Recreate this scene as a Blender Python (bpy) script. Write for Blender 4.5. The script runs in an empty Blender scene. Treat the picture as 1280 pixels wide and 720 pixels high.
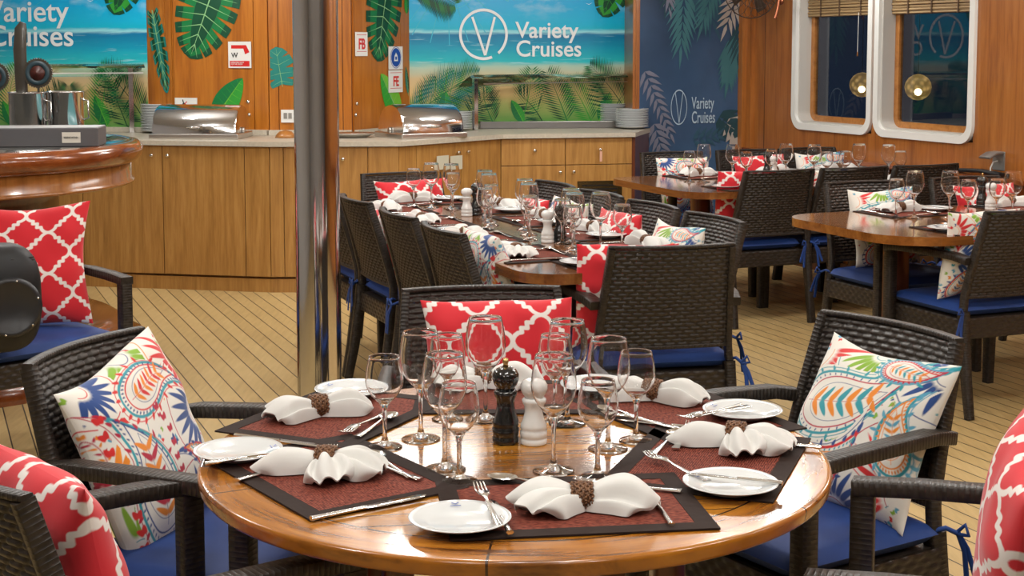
import bpy, bmesh, math, random
import numpy as np
from mathutils import Vector, Matrix
from mathutils.geometry import tessellate_polygon
random.seed(7)
PI = math.pi
sc = bpy.context.scene
COL = sc.collection

# ------------------------------------------------------------------ camera
F, PITCH, HOR, EYE = 1825.0, math.radians(5.2), 60.0, 1.53
PY = HOR + F*math.tan(PITCH)
cd = bpy.data.cameras.new('camera'); cam = bpy.data.objects.new('camera', cd); COL.objects.link(cam)
cam.location = (0, 0, EYE); cam.rotation_euler = (PI/2-PITCH, 0, 0)
cd.sensor_width = 36; cd.lens = F/1280*36; cd.shift_y = (PY-360)/1280; cd.clip_start = .05; cd.clip_end = 100
sc.camera = cam
CP, SP = math.cos(PITCH), math.sin(PITCH)
def at(x, y, z=0.0):
    rx = (x-640)/F; ry = -(y-PY)/F
    dY = CP+SP*ry; dZ = -SP+CP*ry
    t = (z-EYE)/dZ
    return rx*t, dY*t
def atY(x, y, Y):
    rx = (x-640)/F; ry = -(y-PY)/F
    dY = CP+SP*ry; dZ = -SP+CP*ry
    t = Y/dY
    return Vector((rx*t, Y, EYE+dZ*t))
def hit(x, p, q, y=120):
    """where the sight line at column x meets the upright plane through p, q (plan)"""
    rx = (x-640)/F; ry = -(y-PY)/F; d = (rx, CP+SP*ry)
    ex, ey = q[0]-p[0], q[1]-p[1]
    den = d[0]*ey-d[1]*ex
    s = (p[0]*ey-p[1]*ex)/den
    P = (d[0]*s, d[1]*s)
    z = EYE+(-SP+CP*ry)*s
    return P, z
TH = math.radians(22.26)
U = (-math.sin(TH), math.cos(TH)); V = (math.cos(TH), math.sin(TH))
def W(u, v): return (u*U[0]+v*V[0], u*U[1]+v*V[1])
def uv_of(X, Y): return (X*U[0]+Y*U[1], X*V[0]+Y*V[1])

# ------------------------------------------------------------------ tagging
def tag(o, label=None, cat=None, group=None, kind=None):
    if label: o['label'] = label
    if cat: o['category'] = cat
    if group: o['group'] = group
    if kind: o['kind'] = kind
    return o
def thing(name, label, cat, loc=(0,0,0), rz=0, group=None):
    o = bpy.data.objects.new(name, None); COL.objects.link(o)
    o.location = loc; o.rotation_euler = (0,0,rz); o.empty_display_size = .05
    return tag(o, label, cat, group)
KIDS = {}
def setpar(o, p):
    o.parent = p; KIDS.setdefault(p.name, []).append(o)
def copy_tree(o, parent=None):
    c = o.copy(); COL.objects.link(c)
    if parent: setpar(c, parent)
    for ch in KIDS.get(o.name, []): copy_tree(ch, c)
    return c
def dup(o, loc, rz=0, label=None, group=None, tilt=None):
    c = copy_tree(o); c.location = loc
    c.rotation_euler = (tilt[0], tilt[1], rz) if tilt else (0,0,rz)
    if label: c['label'] = label
    if group: c['group'] = group
    return c
class Proto:
    """first use hands out the object itself, later uses hand out copies"""
    def __init__(s, maker): s.m = maker; s.o = None
    def put(s, loc, rz, label, group=None, tilt=None):
        if s.o is None:
            s.o = s.m(); s.o.location = loc
            s.o.rotation_euler = (tilt[0], tilt[1], rz) if tilt else (0,0,rz)
            s.o['label'] = label
            if group: s.o['group'] = group
            return s.o
        return dup(s.o, loc, rz, label, group, tilt)

# ------------------------------------------------------------------ mesh builder
class MB:
    def __init__(s): s.v=[]; s.f=[]; s.m=[]; s.uv=[]; s.sm=[]
    def add(s, vs, fs, mi=0, uvs=None, smooth=False):
        b = len(s.v); s.v += [tuple(p) for p in vs]
        for i, f in enumerate(fs):
            s.f.append([b+k for k in f]); s.m.append(mi); s.sm.append(smooth)
            s.uv.append(uvs[i] if uvs else [(0,0)]*len(f))
        return s
    def box(s, x0,y0,z0,x1,y1,z1, mi=0):
        vs=[(x0,y0,z0),(x1,y0,z0),(x1,y1,z0),(x0,y1,z0),(x0,y0,z1),(x1,y0,z1),(x1,y1,z1),(x0,y1,z1)]
        fs=[(0,3,2,1),(4,5,6,7),(0,1,5,4),(1,2,6,5),(2,3,7,6),(3,0,4,7)]
        return s.add(vs, fs, mi)
    def obox(s, p, q, th, z0, z1, mi=0, off=0.0):
        """upright slab along plan segment p-q, outward side to the right of p->q by th"""
        dx, dy = q[0]-p[0], q[1]-p[1]; L = math.hypot(dx,dy); nx, ny = dy/L, -dx/L
        a=(p[0]+nx*off,p[1]+ny*off); b=(q[0]+nx*off,q[1]+ny*off)
        c=(b[0]+nx*th,b[1]+ny*th); d=(a[0]+nx*th,a[1]+ny*th)
        vs=[(*a,z0),(*b,z0),(*c,z0),(*d,z0),(*a,z1),(*b,z1),(*c,z1),(*d,z1)]
        fs=[(0,1,2,3),(7,6,5,4),(4,5,1,0),(5,6,2,1),(6,7,3,2),(7,4,0,3)]
        return s.add(vs, fs, mi)
    def prism(s, poly, z0, z1, mi=0, mi_side=None):
        n=len(poly); vs=[(x,y,z0) for x,y in poly]+[(x,y,z1) for x,y in poly]
        tri=tessellate_polygon([[Vector((x,y,0)) for x,y in poly]])
        ar=sum(poly[i][0]*poly[(i+1)%n][1]-poly[(i+1)%n][0]*poly[i][1] for i in range(n))
        fs=[]
        for t in tri:
            a,b,c=t; A=Vector(vs[a]);B=Vector(vs[b]);C=Vector(vs[c])
            if (B-A).cross(C-A).z<0: a,b,c=a,c,b
            fs.append((n+a,n+b,n+c)); fs.append((c,b,a))
        s.add(vs,fs,mi)
        side=[(i,(i+1)%n,n+(i+1)%n,n+i) for i in range(n)]
        if ar<0: side=[tuple(reversed(f)) for f in side]
        s.add(vs,side,mi if mi_side is None else mi_side)
        return s
    def lathe(s, prof, n=32, mi=0, c=(0,0,0), smooth=True, closed=False, mis=None):
        cx,cy,cz=c; vs=[]; 
        for r,z in prof:
            for k in range(n):
                a=2*PI*k/n; vs.append((cx+r*math.cos(a), cy+r*math.sin(a), cz+z))
        m=len(prof); segs = m if closed else m-1
        for i in range(segs):
            j=(i+1)%m; fs=[]
            for k in range(n):
                k2=(k+1)%n
                fs.append((i*n+k,i*n+k2,j*n+k2,j*n+k))
            b=len(s.v)
            for f in fs:
                s.f.append([b+t for t in f]); s.m.append(mis[i] if mis else mi); s.sm.append(smooth); s.uv.append([(0,0)]*4)
        s.v+=vs
        return s
    def sweep(s, path, w, h, mi=0, up=(0,0,1), r=0.3, ws=None, hs=None, caps=True, smooth=True, n8=True):
        """rounded-rectangle section swept along path; w across, h along 'up'; uv=(around,length)"""
        P=[Vector(p) for p in path]; up=Vector(up); ring=[]
        L=0; N=len(P); vs=[]; lens=[]
        for i,p in enumerate(P):
            t=(P[min(i+1,N-1)]-P[max(i-1,0)]).normalized()
            side=t.cross(up); 
            if side.length<1e-4: side=t.cross(Vector((1,0,0)))
            side.normalize(); u2=side.cross(t).normalized()
            ww=(ws[i] if ws else w)/2; hh=(hs[i] if hs else h)/2; e=r*min(ww,hh)
            pts=[(ww,-hh+e),(ww,hh-e),(ww-e,hh),(-ww+e,hh),(-ww,hh-e),(-ww,-hh+e),(-ww+e,-hh),(ww-e,-hh)]
            for a,b in pts: vs.append(p+side*a+u2*b)
            if i: L+=(P[i]-P[i-1]).length
            lens.append(L)
        per=[0]; 
        ww=w/2; hh=h/2
        cum=[0,h,h,h+w,h+w,2*h+w,2*h+w,2*h+2*w,2*h+2*w]
        fs=[];uvs=[]
        for i in range(N-1):
            for k in range(8):
                k2=(k+1)%8
                fs.append((i*8+k,i*8+k2,(i+1)*8+k2,(i+1)*8+k))
                uvs.append([(cum[k],lens[i]),(cum[k+1],lens[i]),(cum[k+1],lens[i+1]),(cum[k],lens[i+1])])
        s.add(vs,fs,mi,uvs,smooth)
        if caps:
            s.add(vs[:8],[tuple(range(7,-1,-1))],mi); s.add(vs[-8:],[tuple(range(8))],mi)
        return s
    def tube(s, path, r, n=8, mi=0, rs=None, caps=True):
        P=[Vector(p) for p in path]; N=len(P); vs=[]; prev=None
        for i,p in enumerate(P):
            t=(P[min(i+1,N-1)]-P[max(i-1,0)]).normalized()
            if prev is None:
                ref=Vector((0,0,1)) if abs(t.z)<.9 else Vector((1,0,0)); a=t.cross(ref).normalized()
            else:
                a=(prev-t*prev.dot(t)).normalized()
            prev=a; b=t.cross(a); rr=rs[i] if rs else r
            for k in range(n):
                an=2*PI*k/n; vs.append(p+a*(rr*math.cos(an))+b*(rr*math.sin(an)))
        fs=[(i*n+k,i*n+(k+1)%n,(i+1)*n+(k+1)%n,(i+1)*n+k) for i in range(N-1) for k in range(n)]
        s.add(vs,fs,mi,None,True)
        if caps: s.add(vs[:n],[tuple(range(n-1,-1,-1))],mi); s.add(vs[-n:],[tuple(range(n))],mi)
        return s
    def ball(s, c, r, mi=0, n=12, sz=1.0):
        prof=[(max(1e-4,r*math.sin(PI*i/8)), -r*sz*math.cos(PI*i/8)) for i in range(9)]
        return s.lathe(prof, n, mi, c)
    def grid(s, fn, nu, nv, mi=0, flip=False, wrap=False, skip=None, uvf=None):
        vs=[fn(i/nu, j/nv) for j in range(nv+1) for i in range(nu+1)]
        fs=[];uvs=[]
        for j in range(nv):
            for i in range(nu):
                if skip and skip(i,j): continue
                a=j*(nu+1)+i; f=(a,a+1,a+nu+2,a+nu+1)
                fs.append(tuple(reversed(f)) if flip else f)
                q=[(i/nu,j/nv),((i+1)/nu,j/nv),((i+1)/nu,(j+1)/nv),(i/nu,(j+1)/nv)]
                uvs.append(q[::-1] if flip else q)
        return s.add(vs,fs,mi,uvs,True)
    def poly(s, pts, mi=0):
        """flat polygon of 3-D points"""
        tri=tessellate_polygon([[Vector(p) for p in pts]])
        return s.add(pts,[tuple(t) for t in tri],mi)
    def xf(s, M, start=0):
        for i in range(start,len(s.v)): s.v[i]=tuple(M@Vector(s.v[i]))
        return s
    def mesh(s, name, mats):
        me=bpy.data.meshes.new(name); me.from_pydata(s.v,[],s.f)
        for m in (mats if isinstance(mats,(list,tuple)) else [mats]): me.materials.append(m)
        me.polygons.foreach_set('material_index', s.m); me.polygons.foreach_set('use_smooth', s.sm)
        ul=me.uv_layers.new(name='UVMap'); flat=[c for f in s.uv for p in f for c in p]
        ul.data.foreach_set('uv', flat)
        me.update(); me.validate(); return me
    def build(s, name, mats, parent=None, loc=(0,0,0), rz=0, bevel=None):
        o=bpy.data.objects.new(name, s.mesh(name,mats)); COL.objects.link(o); o.location=loc; o.rotation_euler=(0,0,rz)
        if parent: setpar(o,parent)
        if bevel:
            b=o.modifiers.new('bevel','BEVEL'); b.width=bevel; b.segments=2; b.limit_method='ANGLE'; b.angle_limit=math.radians(40)
        return o
def struct(o): o['kind']='structure'; return o

# ------------------------------------------------------------------ materials
MATS={}
def lin(c):
    return tuple(((x/255)/12.92 if x/255<=.04045 else ((x/255+.055)/1.055)**2.4) for x in c)
def mat(name, col=(.5,.5,.5), rough=.5, metal=0, spec=.5, coat=0, trans=0, ior=1.45, emit=None, es=0, sheen=0, coat_r=.1):
    if name in MATS: return MATS[name]
    m=bpy.data.materials.new(name); m.use_nodes=True; b=m.node_tree.nodes['Principled BSDF']
    b.inputs['Base Color'].default_value=(*col,1); b.inputs['Roughness'].default_value=rough
    b.inputs['Metallic'].default_value=metal; b.inputs['Specular IOR Level'].default_value=spec
    b.inputs['Coat Weight'].default_value=coat; b.inputs['Coat Roughness'].default_value=coat_r
    b.inputs['Transmission Weight'].default_value=trans
    b.inputs['IOR'].default_value=ior; b.inputs['Sheen Weight'].default_value=sheen
    if emit: b.inputs['Emission Color'].default_value=(*emit,1); b.inputs['Emission Strength'].default_value=es
    MATS[name]=m; return m
class NT:
    def __init__(s,m): s.t=m.node_tree; s.b=s.t.nodes['Principled BSDF']
    def n(s,ty,**kw):
        nd=s.t.nodes.new(ty)
        for k,v in kw.items(): setattr(nd,k,v)
        return nd
    def l(s,a,b): s.t.links.new(a,b)
    def math(s,op,a,b=None,c=None,clamp=False):
        nd=s.n('ShaderNodeMath',operation=op); nd.use_clamp=clamp
        for i,x in enumerate((a,b,c)):
            if x is None: continue
            if isinstance(x,(int,float)): nd.inputs[i].default_value=x
            else: s.l(x,nd.inputs[i])
        return nd.outputs[0]
    def mix(s,f,a,b):
        nd=s.n('ShaderNodeMix',data_type='RGBA'); 
        for sock,x in ((nd.inputs['Factor'],f),(nd.inputs[6],a),(nd.inputs[7],b)):
            if isinstance(x,(int,float)): sock.default_value=x
            elif isinstance(x,tuple): sock.default_value=(*x,1) if len(x)==3 else x
            else: s.l(x,sock)
        return nd.outputs[2]
    def ramp(s,f,stops,interp='LINEAR'):
        nd=s.n('ShaderNodeValToRGB'); cr=nd.color_ramp; cr.interpolation=interp
        while len(cr.elements)<len(stops): cr.elements.new(.5)
        for e,(p,c) in zip(cr.elements,stops): e.position=p; e.color=(*c,1)
        s.l(f,nd.inputs[0]); return nd.outputs[0]
    def coord(s,kind='Object',scale=(1,1,1),rot=(0,0,0),loc=(0,0,0)):
        tc=s.n('ShaderNodeTexCoord'); mp=s.n('ShaderNodeMapping')
        mp.inputs['Scale'].default_value=scale; mp.inputs['Rotation'].default_value=rot; mp.inputs['Location'].default_value=loc
        s.l(tc.outputs[kind],mp.inputs[0]); return mp.outputs[0]
    def noise(s,vec,scale=5,detail=4,rough=.5,dist=0):
        nd=s.n('ShaderNodeTexNoise'); nd.inputs['Scale'].default_value=scale; nd.inputs['Detail'].default_value=detail
        nd.inputs['Roughness'].default_value=rough; nd.inputs['Distortion'].default_value=dist
        s.l(vec,nd.inputs['Vector']); return nd.outputs['Fac']
    def bump(s,h,strength=.5,dist=.01):
        nd=s.n('ShaderNodeBump'); nd.inputs['Strength'].default_value=strength; nd.inputs['Distance'].default_value=dist
        s.l(h,nd.inputs['Height']); s.l(nd.outputs[0],s.b.inputs['Normal'])
    def sep(s,vec):
        nd=s.n('ShaderNodeSeparateXYZ'); s.l(vec,nd.inputs[0]); return nd.outputs
    def col(s,c): s.l(c,s.b.inputs['Base Color'])

def wood(name, dark, mid, light, axis='Z', scale=1.0, rough=.35, coat=.3, kind='Object'):
    m=mat(name, mid, rough, coat=coat); t=NT(m)
    sv={'Z':(9,9,.6),'X':(.6,9,9),'Y':(9,.6,9)}[axis]
    v=t.coord(kind, tuple(a*scale for a in sv))
    f=t.noise(v,2.2,6,.6,.6); g=t.noise(v,9,3,.6,.2)
    f=t.math('ADD',t.math('MULTIPLY',f,.72),t.math('MULTIPLY',g,.28))
    t.col(t.ramp(f,[(.30,dark),(.5,mid),(.72,light)]))
    t.bump(g,.06,.002)
    return m
CAB  = wood('cabinet_oak', (.25,.115,.028),(.40,.20,.052),(.52,.29,.088),'Z',1.3,.35,.2)
PAN  = wood('panel_teak', (.26,.075,.008),(.42,.135,.014),(.54,.20,.026),'Z',1.0,.3,.3)
MAHO = wood('wall_mahogany',(.20,.06,.012),(.34,.115,.022),(.43,.165,.040),'Z',1.2,.28,.4)
MAHOD= wood('dark_mahogany',(.05,.012,.004),(.10,.025,.008),(.16,.04,.012),'Z',1.2,.3,.4)
BARW = wood('bar_mahogany',(.10,.020,.004),(.20,.048,.010),(.30,.085,.018),'Y',.5,.16,.8)
TABW = wood('table_edge_teak',(.12,.038,.008),(.26,.09,.018),(.38,.16,.035),'X',.8,.14,.8)
DARKT= wood('long_table_wood',(.10,.032,.010),(.20,.07,.018),(.34,.14,.04),'Y',.8,.14,.6)
TROD = wood('trim_teak',(.25,.09,.018),(.40,.16,.035),(.5,.22,.06),'X',.8,.3,.3)
STONE= mat('counter_stone',(.60,.54,.42),.35); t=NT(STONE); t.col(t.ramp(t.noise(t.coord(),60,3),[(.3,(.46,.41,.33)),(.7,(.54,.49,.40))]))
STEEL= mat('brushed_steel',(.62,.60,.57),.28,1)
CHROME=mat('chrome',(.74,.73,.73),.08,1)
CUTL = mat('cutlery_steel',(.80,.79,.77),.14,1)
t=NT(CHROME); nz=t.noise(t.coord('Object',(30,30,.6)),2,3); t.l(t.math('ADD',.05,t.math('MULTIPLY',nz,.09)),t.b.inputs['Roughness'])
GLASS= mat('clear_glass',(1,1,1),.0,trans=1,ior=1.36)
SHIELD=mat('shield_glass',(.80,.97,.94),.02,trans=1,ior=1.12)
PANE = mat('window_glass',(.75,.82,.9),.01,trans=1,ior=1.45)
CHINA= mat('white_china',(.68,.70,.70),.12,coat=.5)
WHITE= mat('white_plastic',(.8,.8,.77),.35)
WFR  = mat('white_frame_paint',(.78,.78,.74),.3,coat=.3)
BLACKP=mat('black_lacquer',(.008,.008,.008),.12,coat=.8)
BLK  = mat('matt_black',(.006,.006,.007),.5)
WHITEP=mat('white_lacquer',(.74,.73,.70),.2,coat=.6)
BRONZE=mat('dark_bronze',(.10,.075,.06),.4,.8)
BRASS =mat('brass',(.55,.38,.15),.25,1)
REDP =mat('sign_red',(.62,.02,.02),.4)
BLUEP=mat('sign_blue',(.01,.07,.38),.4)
GREYB=mat('grey_card',(.10,.095,.10),.5)
TEXTW=mat('lettering_white',(.86,.90,.92),.5)
TEXTG=mat('lettering_pale_blue',(.40,.52,.62),.5)
REVEAL=mat('window_reveal',(.52,.50,.46),.5)

# navy cushion cloth
NAVY=mat('navy_canvas',(.010,.050,.235),.65,sheen=.04); t=NT(NAVY)
n1=t.noise(t.coord('Object'),700,2); t.bump(n1,.12,.001)
t.col(t.ramp(t.noise(t.coord('Object'),6,3),[(.3,(.003,.030,.165)),(.7,(.005,.044,.225))]))
LINEN=mat('napkin_linen',(.68,.67,.64),.85,sheen=.2); t=NT(LINEN); t.bump(t.noise(t.coord('Object'),500,2),.12,.0006)

# wicker (woven panels carry their relief in the mesh; wrapped bars use UV length)
WICK=mat('wicker_brown',(.045,.034,.027),.33,spec=.45); t=NT(WICK)
t.col(t.ramp(t.noise(t.coord('Object',(30,30,160)),3,2),[(.3,(.016,.012,.009)),(.7,(.038,.029,.023))]))
WRAP=mat('wicker_wrapped',(.045,.034,.027),.38,spec=.42); t=NT(WRAP)
uvn=t.n('ShaderNodeUVMap'); s3=t.sep(uvn.outputs[0])
wv=t.math('ABSOLUTE',t.math('SINE',t.math('MULTIPLY',s3[1],PI/.0105)))
wv=t.math('POWER',wv,.5)
cell=t.math('FLOOR',t.math('DIVIDE',s3[1],.0105)); off=t.math('MULTIPLY',t.math('MODULO',cell,2),.5)
wx=t.math('ABSOLUTE',t.math('SINE',t.math('MULTIPLY',t.math('ADD',t.math('DIVIDE',s3[0],.03),off),PI)))
t.bump(t.math('MULTIPLY',wv,t.math('ADD',.6,t.math('MULTIPLY',wx,.4))),.6,.0022)
t.col(t.ramp(t.noise(t.coord('Object',(20,20,20)),3,2),[(.3,(.015,.011,.008)),(.7,(.034,.026,.021))]))
RATT=mat('rattan_ring',(.17,.075,.03),.5); t=NT(RATT)
t.col(t.ramp(t.noise(t.coord('Object',(1,1,1)),160,2),[(.35,(.085,.034,.015)),(.65,(.22,.10,.042))]))

# teak deck floor: narrow planks with black caulking along the ship's axis
FLOOR=mat('teak_deck',(.5,.32,.14),.45,coat=.12,coat_r=.3); t=NT(FLOOR)
v=t.coord('Object',rot=(0,0,-TH)); s3=t.sep(v)
PW=.0815
q=t.math('DIVIDE',t.math('ADD',s3[0],.02),PW); fr=t.math('FRACT',q); idx=t.math('FLOOR',q)
d=t.math('MINIMUM',fr,t.math('SUBTRACT',1,fr))
line=t.math('LESS_THAN',d,.032)
wn=t.n('ShaderNodeTexWhiteNoise',noise_dimensions='1D'); t.l(idx,wn.inputs['W'])
gr=t.noise(t.coord('Object',(14,1.2,1),rot=(0,0,-TH)),3,5,.6)
gl=t.noise(t.coord('Object'),1.4,4,.6)
f=t.math('ADD',t.math('ADD',t.math('MULTIPLY',gr,.5),t.math('MULTIPLY',wn.outputs[0],.18)),t.math('MULTIPLY',gl,.35))
c=t.ramp(f,[(.28,(.38,.255,.105)),(.5,(.52,.365,.155)),(.75,(.62,.45,.21))])
t.col(t.mix(line,c,(.014,.010,.007)))
t.bump(t.math('SUBTRACT',1,line),.3,.002)

# ------------------------------------------------------------------ room shell
f0,f1,f2,f3,f4,f5=(-4.5,9.65),(-1.51,9.06),(-.707,9.09),(-.076,9.86),(.83,10.06),(.975,10.60)
b0,b1,b2,b3,b4,b5,b6=(-4.5,10.45),(-2.507,10.10),(-2.306,9.97),(-1.62,9.76),(-1.065,9.74),(-.735,10.42),(.886,10.98)
VW=5.75; UE=9.44
bw0=W(UE,4.86); bw1=W(UE,VW); rw_end=W(-4.8,VW)
CZ=2.45
MB().poly([(-4.7,-3,0),(7.6,-3,0),(7.6,2,0),(bw1[0]+.3,bw1[1]+.4,0),(.8,11.4,0),(-4.7,11.4,0)]).build('floor',FLOOR)['kind']='structure'
CEIL=mat('ceiling_white',(.72,.71,.69),.5)
MB().box(-4.7,-3,CZ,8,12,CZ+.05).build('ceiling',CEIL)['kind']='structure'
WALLC=mat('cabin_wall_grey',(.36,.35,.34),.6)
MB().box(-4.7,-3,0,-4.58,11,CZ).build('wall_left',WALLC)['kind']='structure'
MB().box(-4.7,-3.1,0,8,-3,CZ).build('wall_rear',WALLC)['kind']='structure'
# panelled wall behind the buffet: upright boards with dark joints
m=MB(); pts=[b0,b1,b2,b3,b4,b5,b6]
for p,q in zip(pts[:-1],pts[1:]): m.obox(p,q,-.05,0,CZ,1)
def panels(m,p,q,cuts,z0,z1,gap=.005,th=.012,mi=0):
    ts=[0]+cuts+[1]; L=math.hypot(q[0]-p[0],q[1]-p[1]); g=gap/L/2
    for a,b in zip(ts[:-1],ts[1:]):
        A=(p[0]+(q[0]-p[0])*(a+g),p[1]+(q[1]-p[1])*(a+g)); B=(p[0]+(q[0]-p[0])*(b-g),p[1]+(q[1]-p[1])*(b-g))
        m.obox(A,B,th,z0,z1,mi)
def tpar(px,p,q):
    P,_=hit(px,p,q); return math.hypot(P[0]-p[0],P[1]-p[1])/math.hypot(q[0]-p[0],q[1]-p[1])
panels(m,b1,b2,[.75],.9,CZ)
panels(m,b2,b3,[tpar(219,b2,b3),tpar(319,b2,b3)],.9,CZ)
panels(m,b3,b4,[tpar(349,b3,b4),tpar(368,b3,b4),tpar(421,b3,b4),tpar(429,b3,b4)],.9,CZ)
panels(m,b4,b5,[tpar(499,b4,b5)],.9,CZ)
m.build('wall_back',[PAN,MAHOD])['kind']='structure'
m=MB(); m.obox(b6,bw0,.05,0,CZ); m.obox((b6[0]-.02,b6[1]-.06),(bw0[0]-.01,bw0[1]-.01),.018,.9,CZ); m.build('trim_1',MAHO)['kind']='structure'
# wall with the leafy blue print
BLUEW=mat('blue_leaf_wall',(.03,.07,.15),.35,coat=.2); t=NT(BLUEW)
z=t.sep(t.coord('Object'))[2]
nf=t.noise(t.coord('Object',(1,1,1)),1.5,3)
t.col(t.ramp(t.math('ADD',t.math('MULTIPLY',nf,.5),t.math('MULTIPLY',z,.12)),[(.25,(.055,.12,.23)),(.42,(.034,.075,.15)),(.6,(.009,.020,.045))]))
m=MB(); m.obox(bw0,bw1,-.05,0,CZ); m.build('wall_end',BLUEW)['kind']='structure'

# right wall with two window openings (u, v, z) frame
WINS=[(7.885,8.785),(6.90,7.835)]; WZ0,WZ1=.975,2.02; WT=.16
m=MB()
def wallbox(m,u0,u1,v0,v1,z0,z1,mi=0):
    ps=[W(u0,v0),W(u0,v1),W(u1,v1),W(u1,v0)]
    m.prism(ps,z0,z1,mi)
edges=sorted([-4.8,UE+.1]+[x for w in WINS for x in w])
wallbox(m,-4.8,UE+.1,VW,VW+WT,0,WZ0); wallbox(m,-4.8,UE+.1,VW,VW+WT,WZ1,CZ)
for a,b in ((-4.8,6.90),(7.835,7.885),(8.785,UE+.1)): wallbox(m,a,b,VW,VW+WT,WZ0,WZ1)
# board joints standing proud of the panelling
for uu in (6.2,5.1,4.0,8.83+.35): wallbox(m,uu-.0035,uu+.0035,VW-.0015,VW,0,CZ,1)
m.build('wall_right',[MAHO,MAHOD])['kind']='structure'
m=MB(); wallbox(m,UE-.12,UE-.02,VW-.035,VW,0,CZ); wallbox(m,UE-.06,UE-.0,VW-.07,VW-.035,0,CZ); m.build('trim_2',MAHO)['kind']='structure'
m=MB(); wallbox(m,-2,UE-.13,VW-.11,VW,.775,.80); wallbox(m,-2,UE-.13,VW-.04,VW,.70,.775); m.build('trim_3',BARW,bevel=.004)['kind']='structure'
m=MB(); wallbox(m,-2,UE-.13,VW-.02,VW,0,.09); m.build('baseboard_right',MAHOD)['kind']='structure'
m=MB(); wallbox(m,6.10,6.17,VW-.02,VW,.80,CZ); m.build('trim_4',MAHO,bevel=.003)['kind']='structure'

def rrect(u0,u1,z0,z1,r,n=8):
    out=[]
    for cx,cz,a0 in ((u1-r,z0+r,-PI/2),(u1-r,z1-r,0),(u0+r,z1-r,PI/2),(u0+r,z0+r,PI)):
        for k in range(n+1):
            a=a0+k/n*PI/2; out.append((cx+r*math.cos(a),cz+r*math.sin(a)))
    return out
def ringmesh(m,outer,inner,va,vb,mi=0):
    n=len(outer)
    def P(pt,v): x,y=W(pt[0],v); return (x,y,pt[1])
    for A,B,fl in ((( outer,va),(inner,va),1),((outer,vb),(inner,vb),0),((outer,va),(outer,vb),0),((inner,va),(inner,vb),1)):
        vs=[P(p,A[1]) for p in A[0]]+[P(p,B[1]) for p in B[0]]
        fs=[(i,(i+1)%n,n+(i+1)%n,n+i) for i in range(n)]
        if fl: fs=[tuple(reversed(f)) for f in fs]
        m.add(vs,fs,mi)
BAMB=mat('bamboo_blind',(.34,.22,.10),.6); t=NT(BAMB)
s3=t.sep(t.coord('Object')); bz=t.math('ABSOLUTE',t.math('SINE',t.math('MULTIPLY',s3[2],PI/.011)))
t.bump(bz,.9,.004); t.col(t.ramp(t.noise(t.coord('Object',(2,2,120)),2,2),[(.3,(.26,.16,.07)),(.7,(.46,.32,.16))]))
for k,(u0,u1) in enumerate(WINS):
    win=bpy.data.objects.new('window_%d'%(k+1),None); COL.objects.link(win); win['kind']='structure'
    m=MB(); o=rrect(u0-.012,u1+.012,WZ0-.012,WZ1+.012,.11); i=rrect(u0+.034,u1-.034,WZ0+.034,WZ1-.034,.075)
    ringmesh(m,o,i,VW-.022,VW+.004); 
    fo=m.build('window_frame',WFR,win,bevel=.006)
    m=MB(); o=rrect(u0+.002,u1-.002,WZ0+.002,WZ1-.002,.08); i=rrect(u0+.045,u1-.045,WZ0+.045,WZ1-.045,.07); ringmesh(m,o,i,VW+.004,VW+.10)
    m.build('window_reveal',REVEAL,win)
    m=MB(); o=rrect(u0+.03,u1-.03,WZ0+.03,WZ1-.03,.05); i=rrect(u0+.085,u1-.085,WZ0+.085,WZ1-.085,.03); ringmesh(m,o,i,VW+.10,VW+.135)
    m.build('inner_frame',TROD,win,bevel=.004)
    m=MB(); i=rrect(u0+.075,u1-.075,WZ0+.075,WZ1-.075,.03)
    m.add([(*W(p[0],VW+.122),p[1]) for p in i],[tuple(range(len(i)))]); so=m.build('window_pane',PANE,win).modifiers.new('t','SOLIDIFY'); so.thickness=.006
    bl=thing('bamboo_blind',['rolled-up woven bamboo blind in the window next to the fan','rolled-up woven bamboo blind in the window nearer the wall socket'][k],'blind',(*W((u0+u1)/2,VW+.075),1.745),TH+PI/2,'bamboo blinds')
    hw=(u1-u0)/2-.05
    m=MB()
    for j in range(14): 
        zz=j*.019; m.tube([(-hw,0.004*(j%2),zz+.008),(hw,0.004*(j%2),zz+.008)],.0098,6)
    m.build('blind_slats',BAMB,bl)
    for xx in (-.55*hw,0.02,.6*hw):
        MB().box(xx-.005,-.011,-.002,xx+.005,-.006,.27).build('blind_tape',mat('blind_tape_brown',(.09,.05,.025),.7),bl)
        MB().box(xx-.005,.012,-.002,xx+.005,.017,.27).build('blind_tape',MATS['blind_tape_brown'],bl)
    cx=hw*.52 if k==0 else hw*.9
    cx=-cx
    MB().tube([(cx,.02,.02),(cx+.004,.02,-.24)],.002,5).build('pull_cord',WHITE,bl)
    MB().lathe([(.0005,-.03),(.005,-.028),(.003,0)],8,0,(cx+.004,.02,-.24)).build('cord_pull',TROD,bl)

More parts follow.
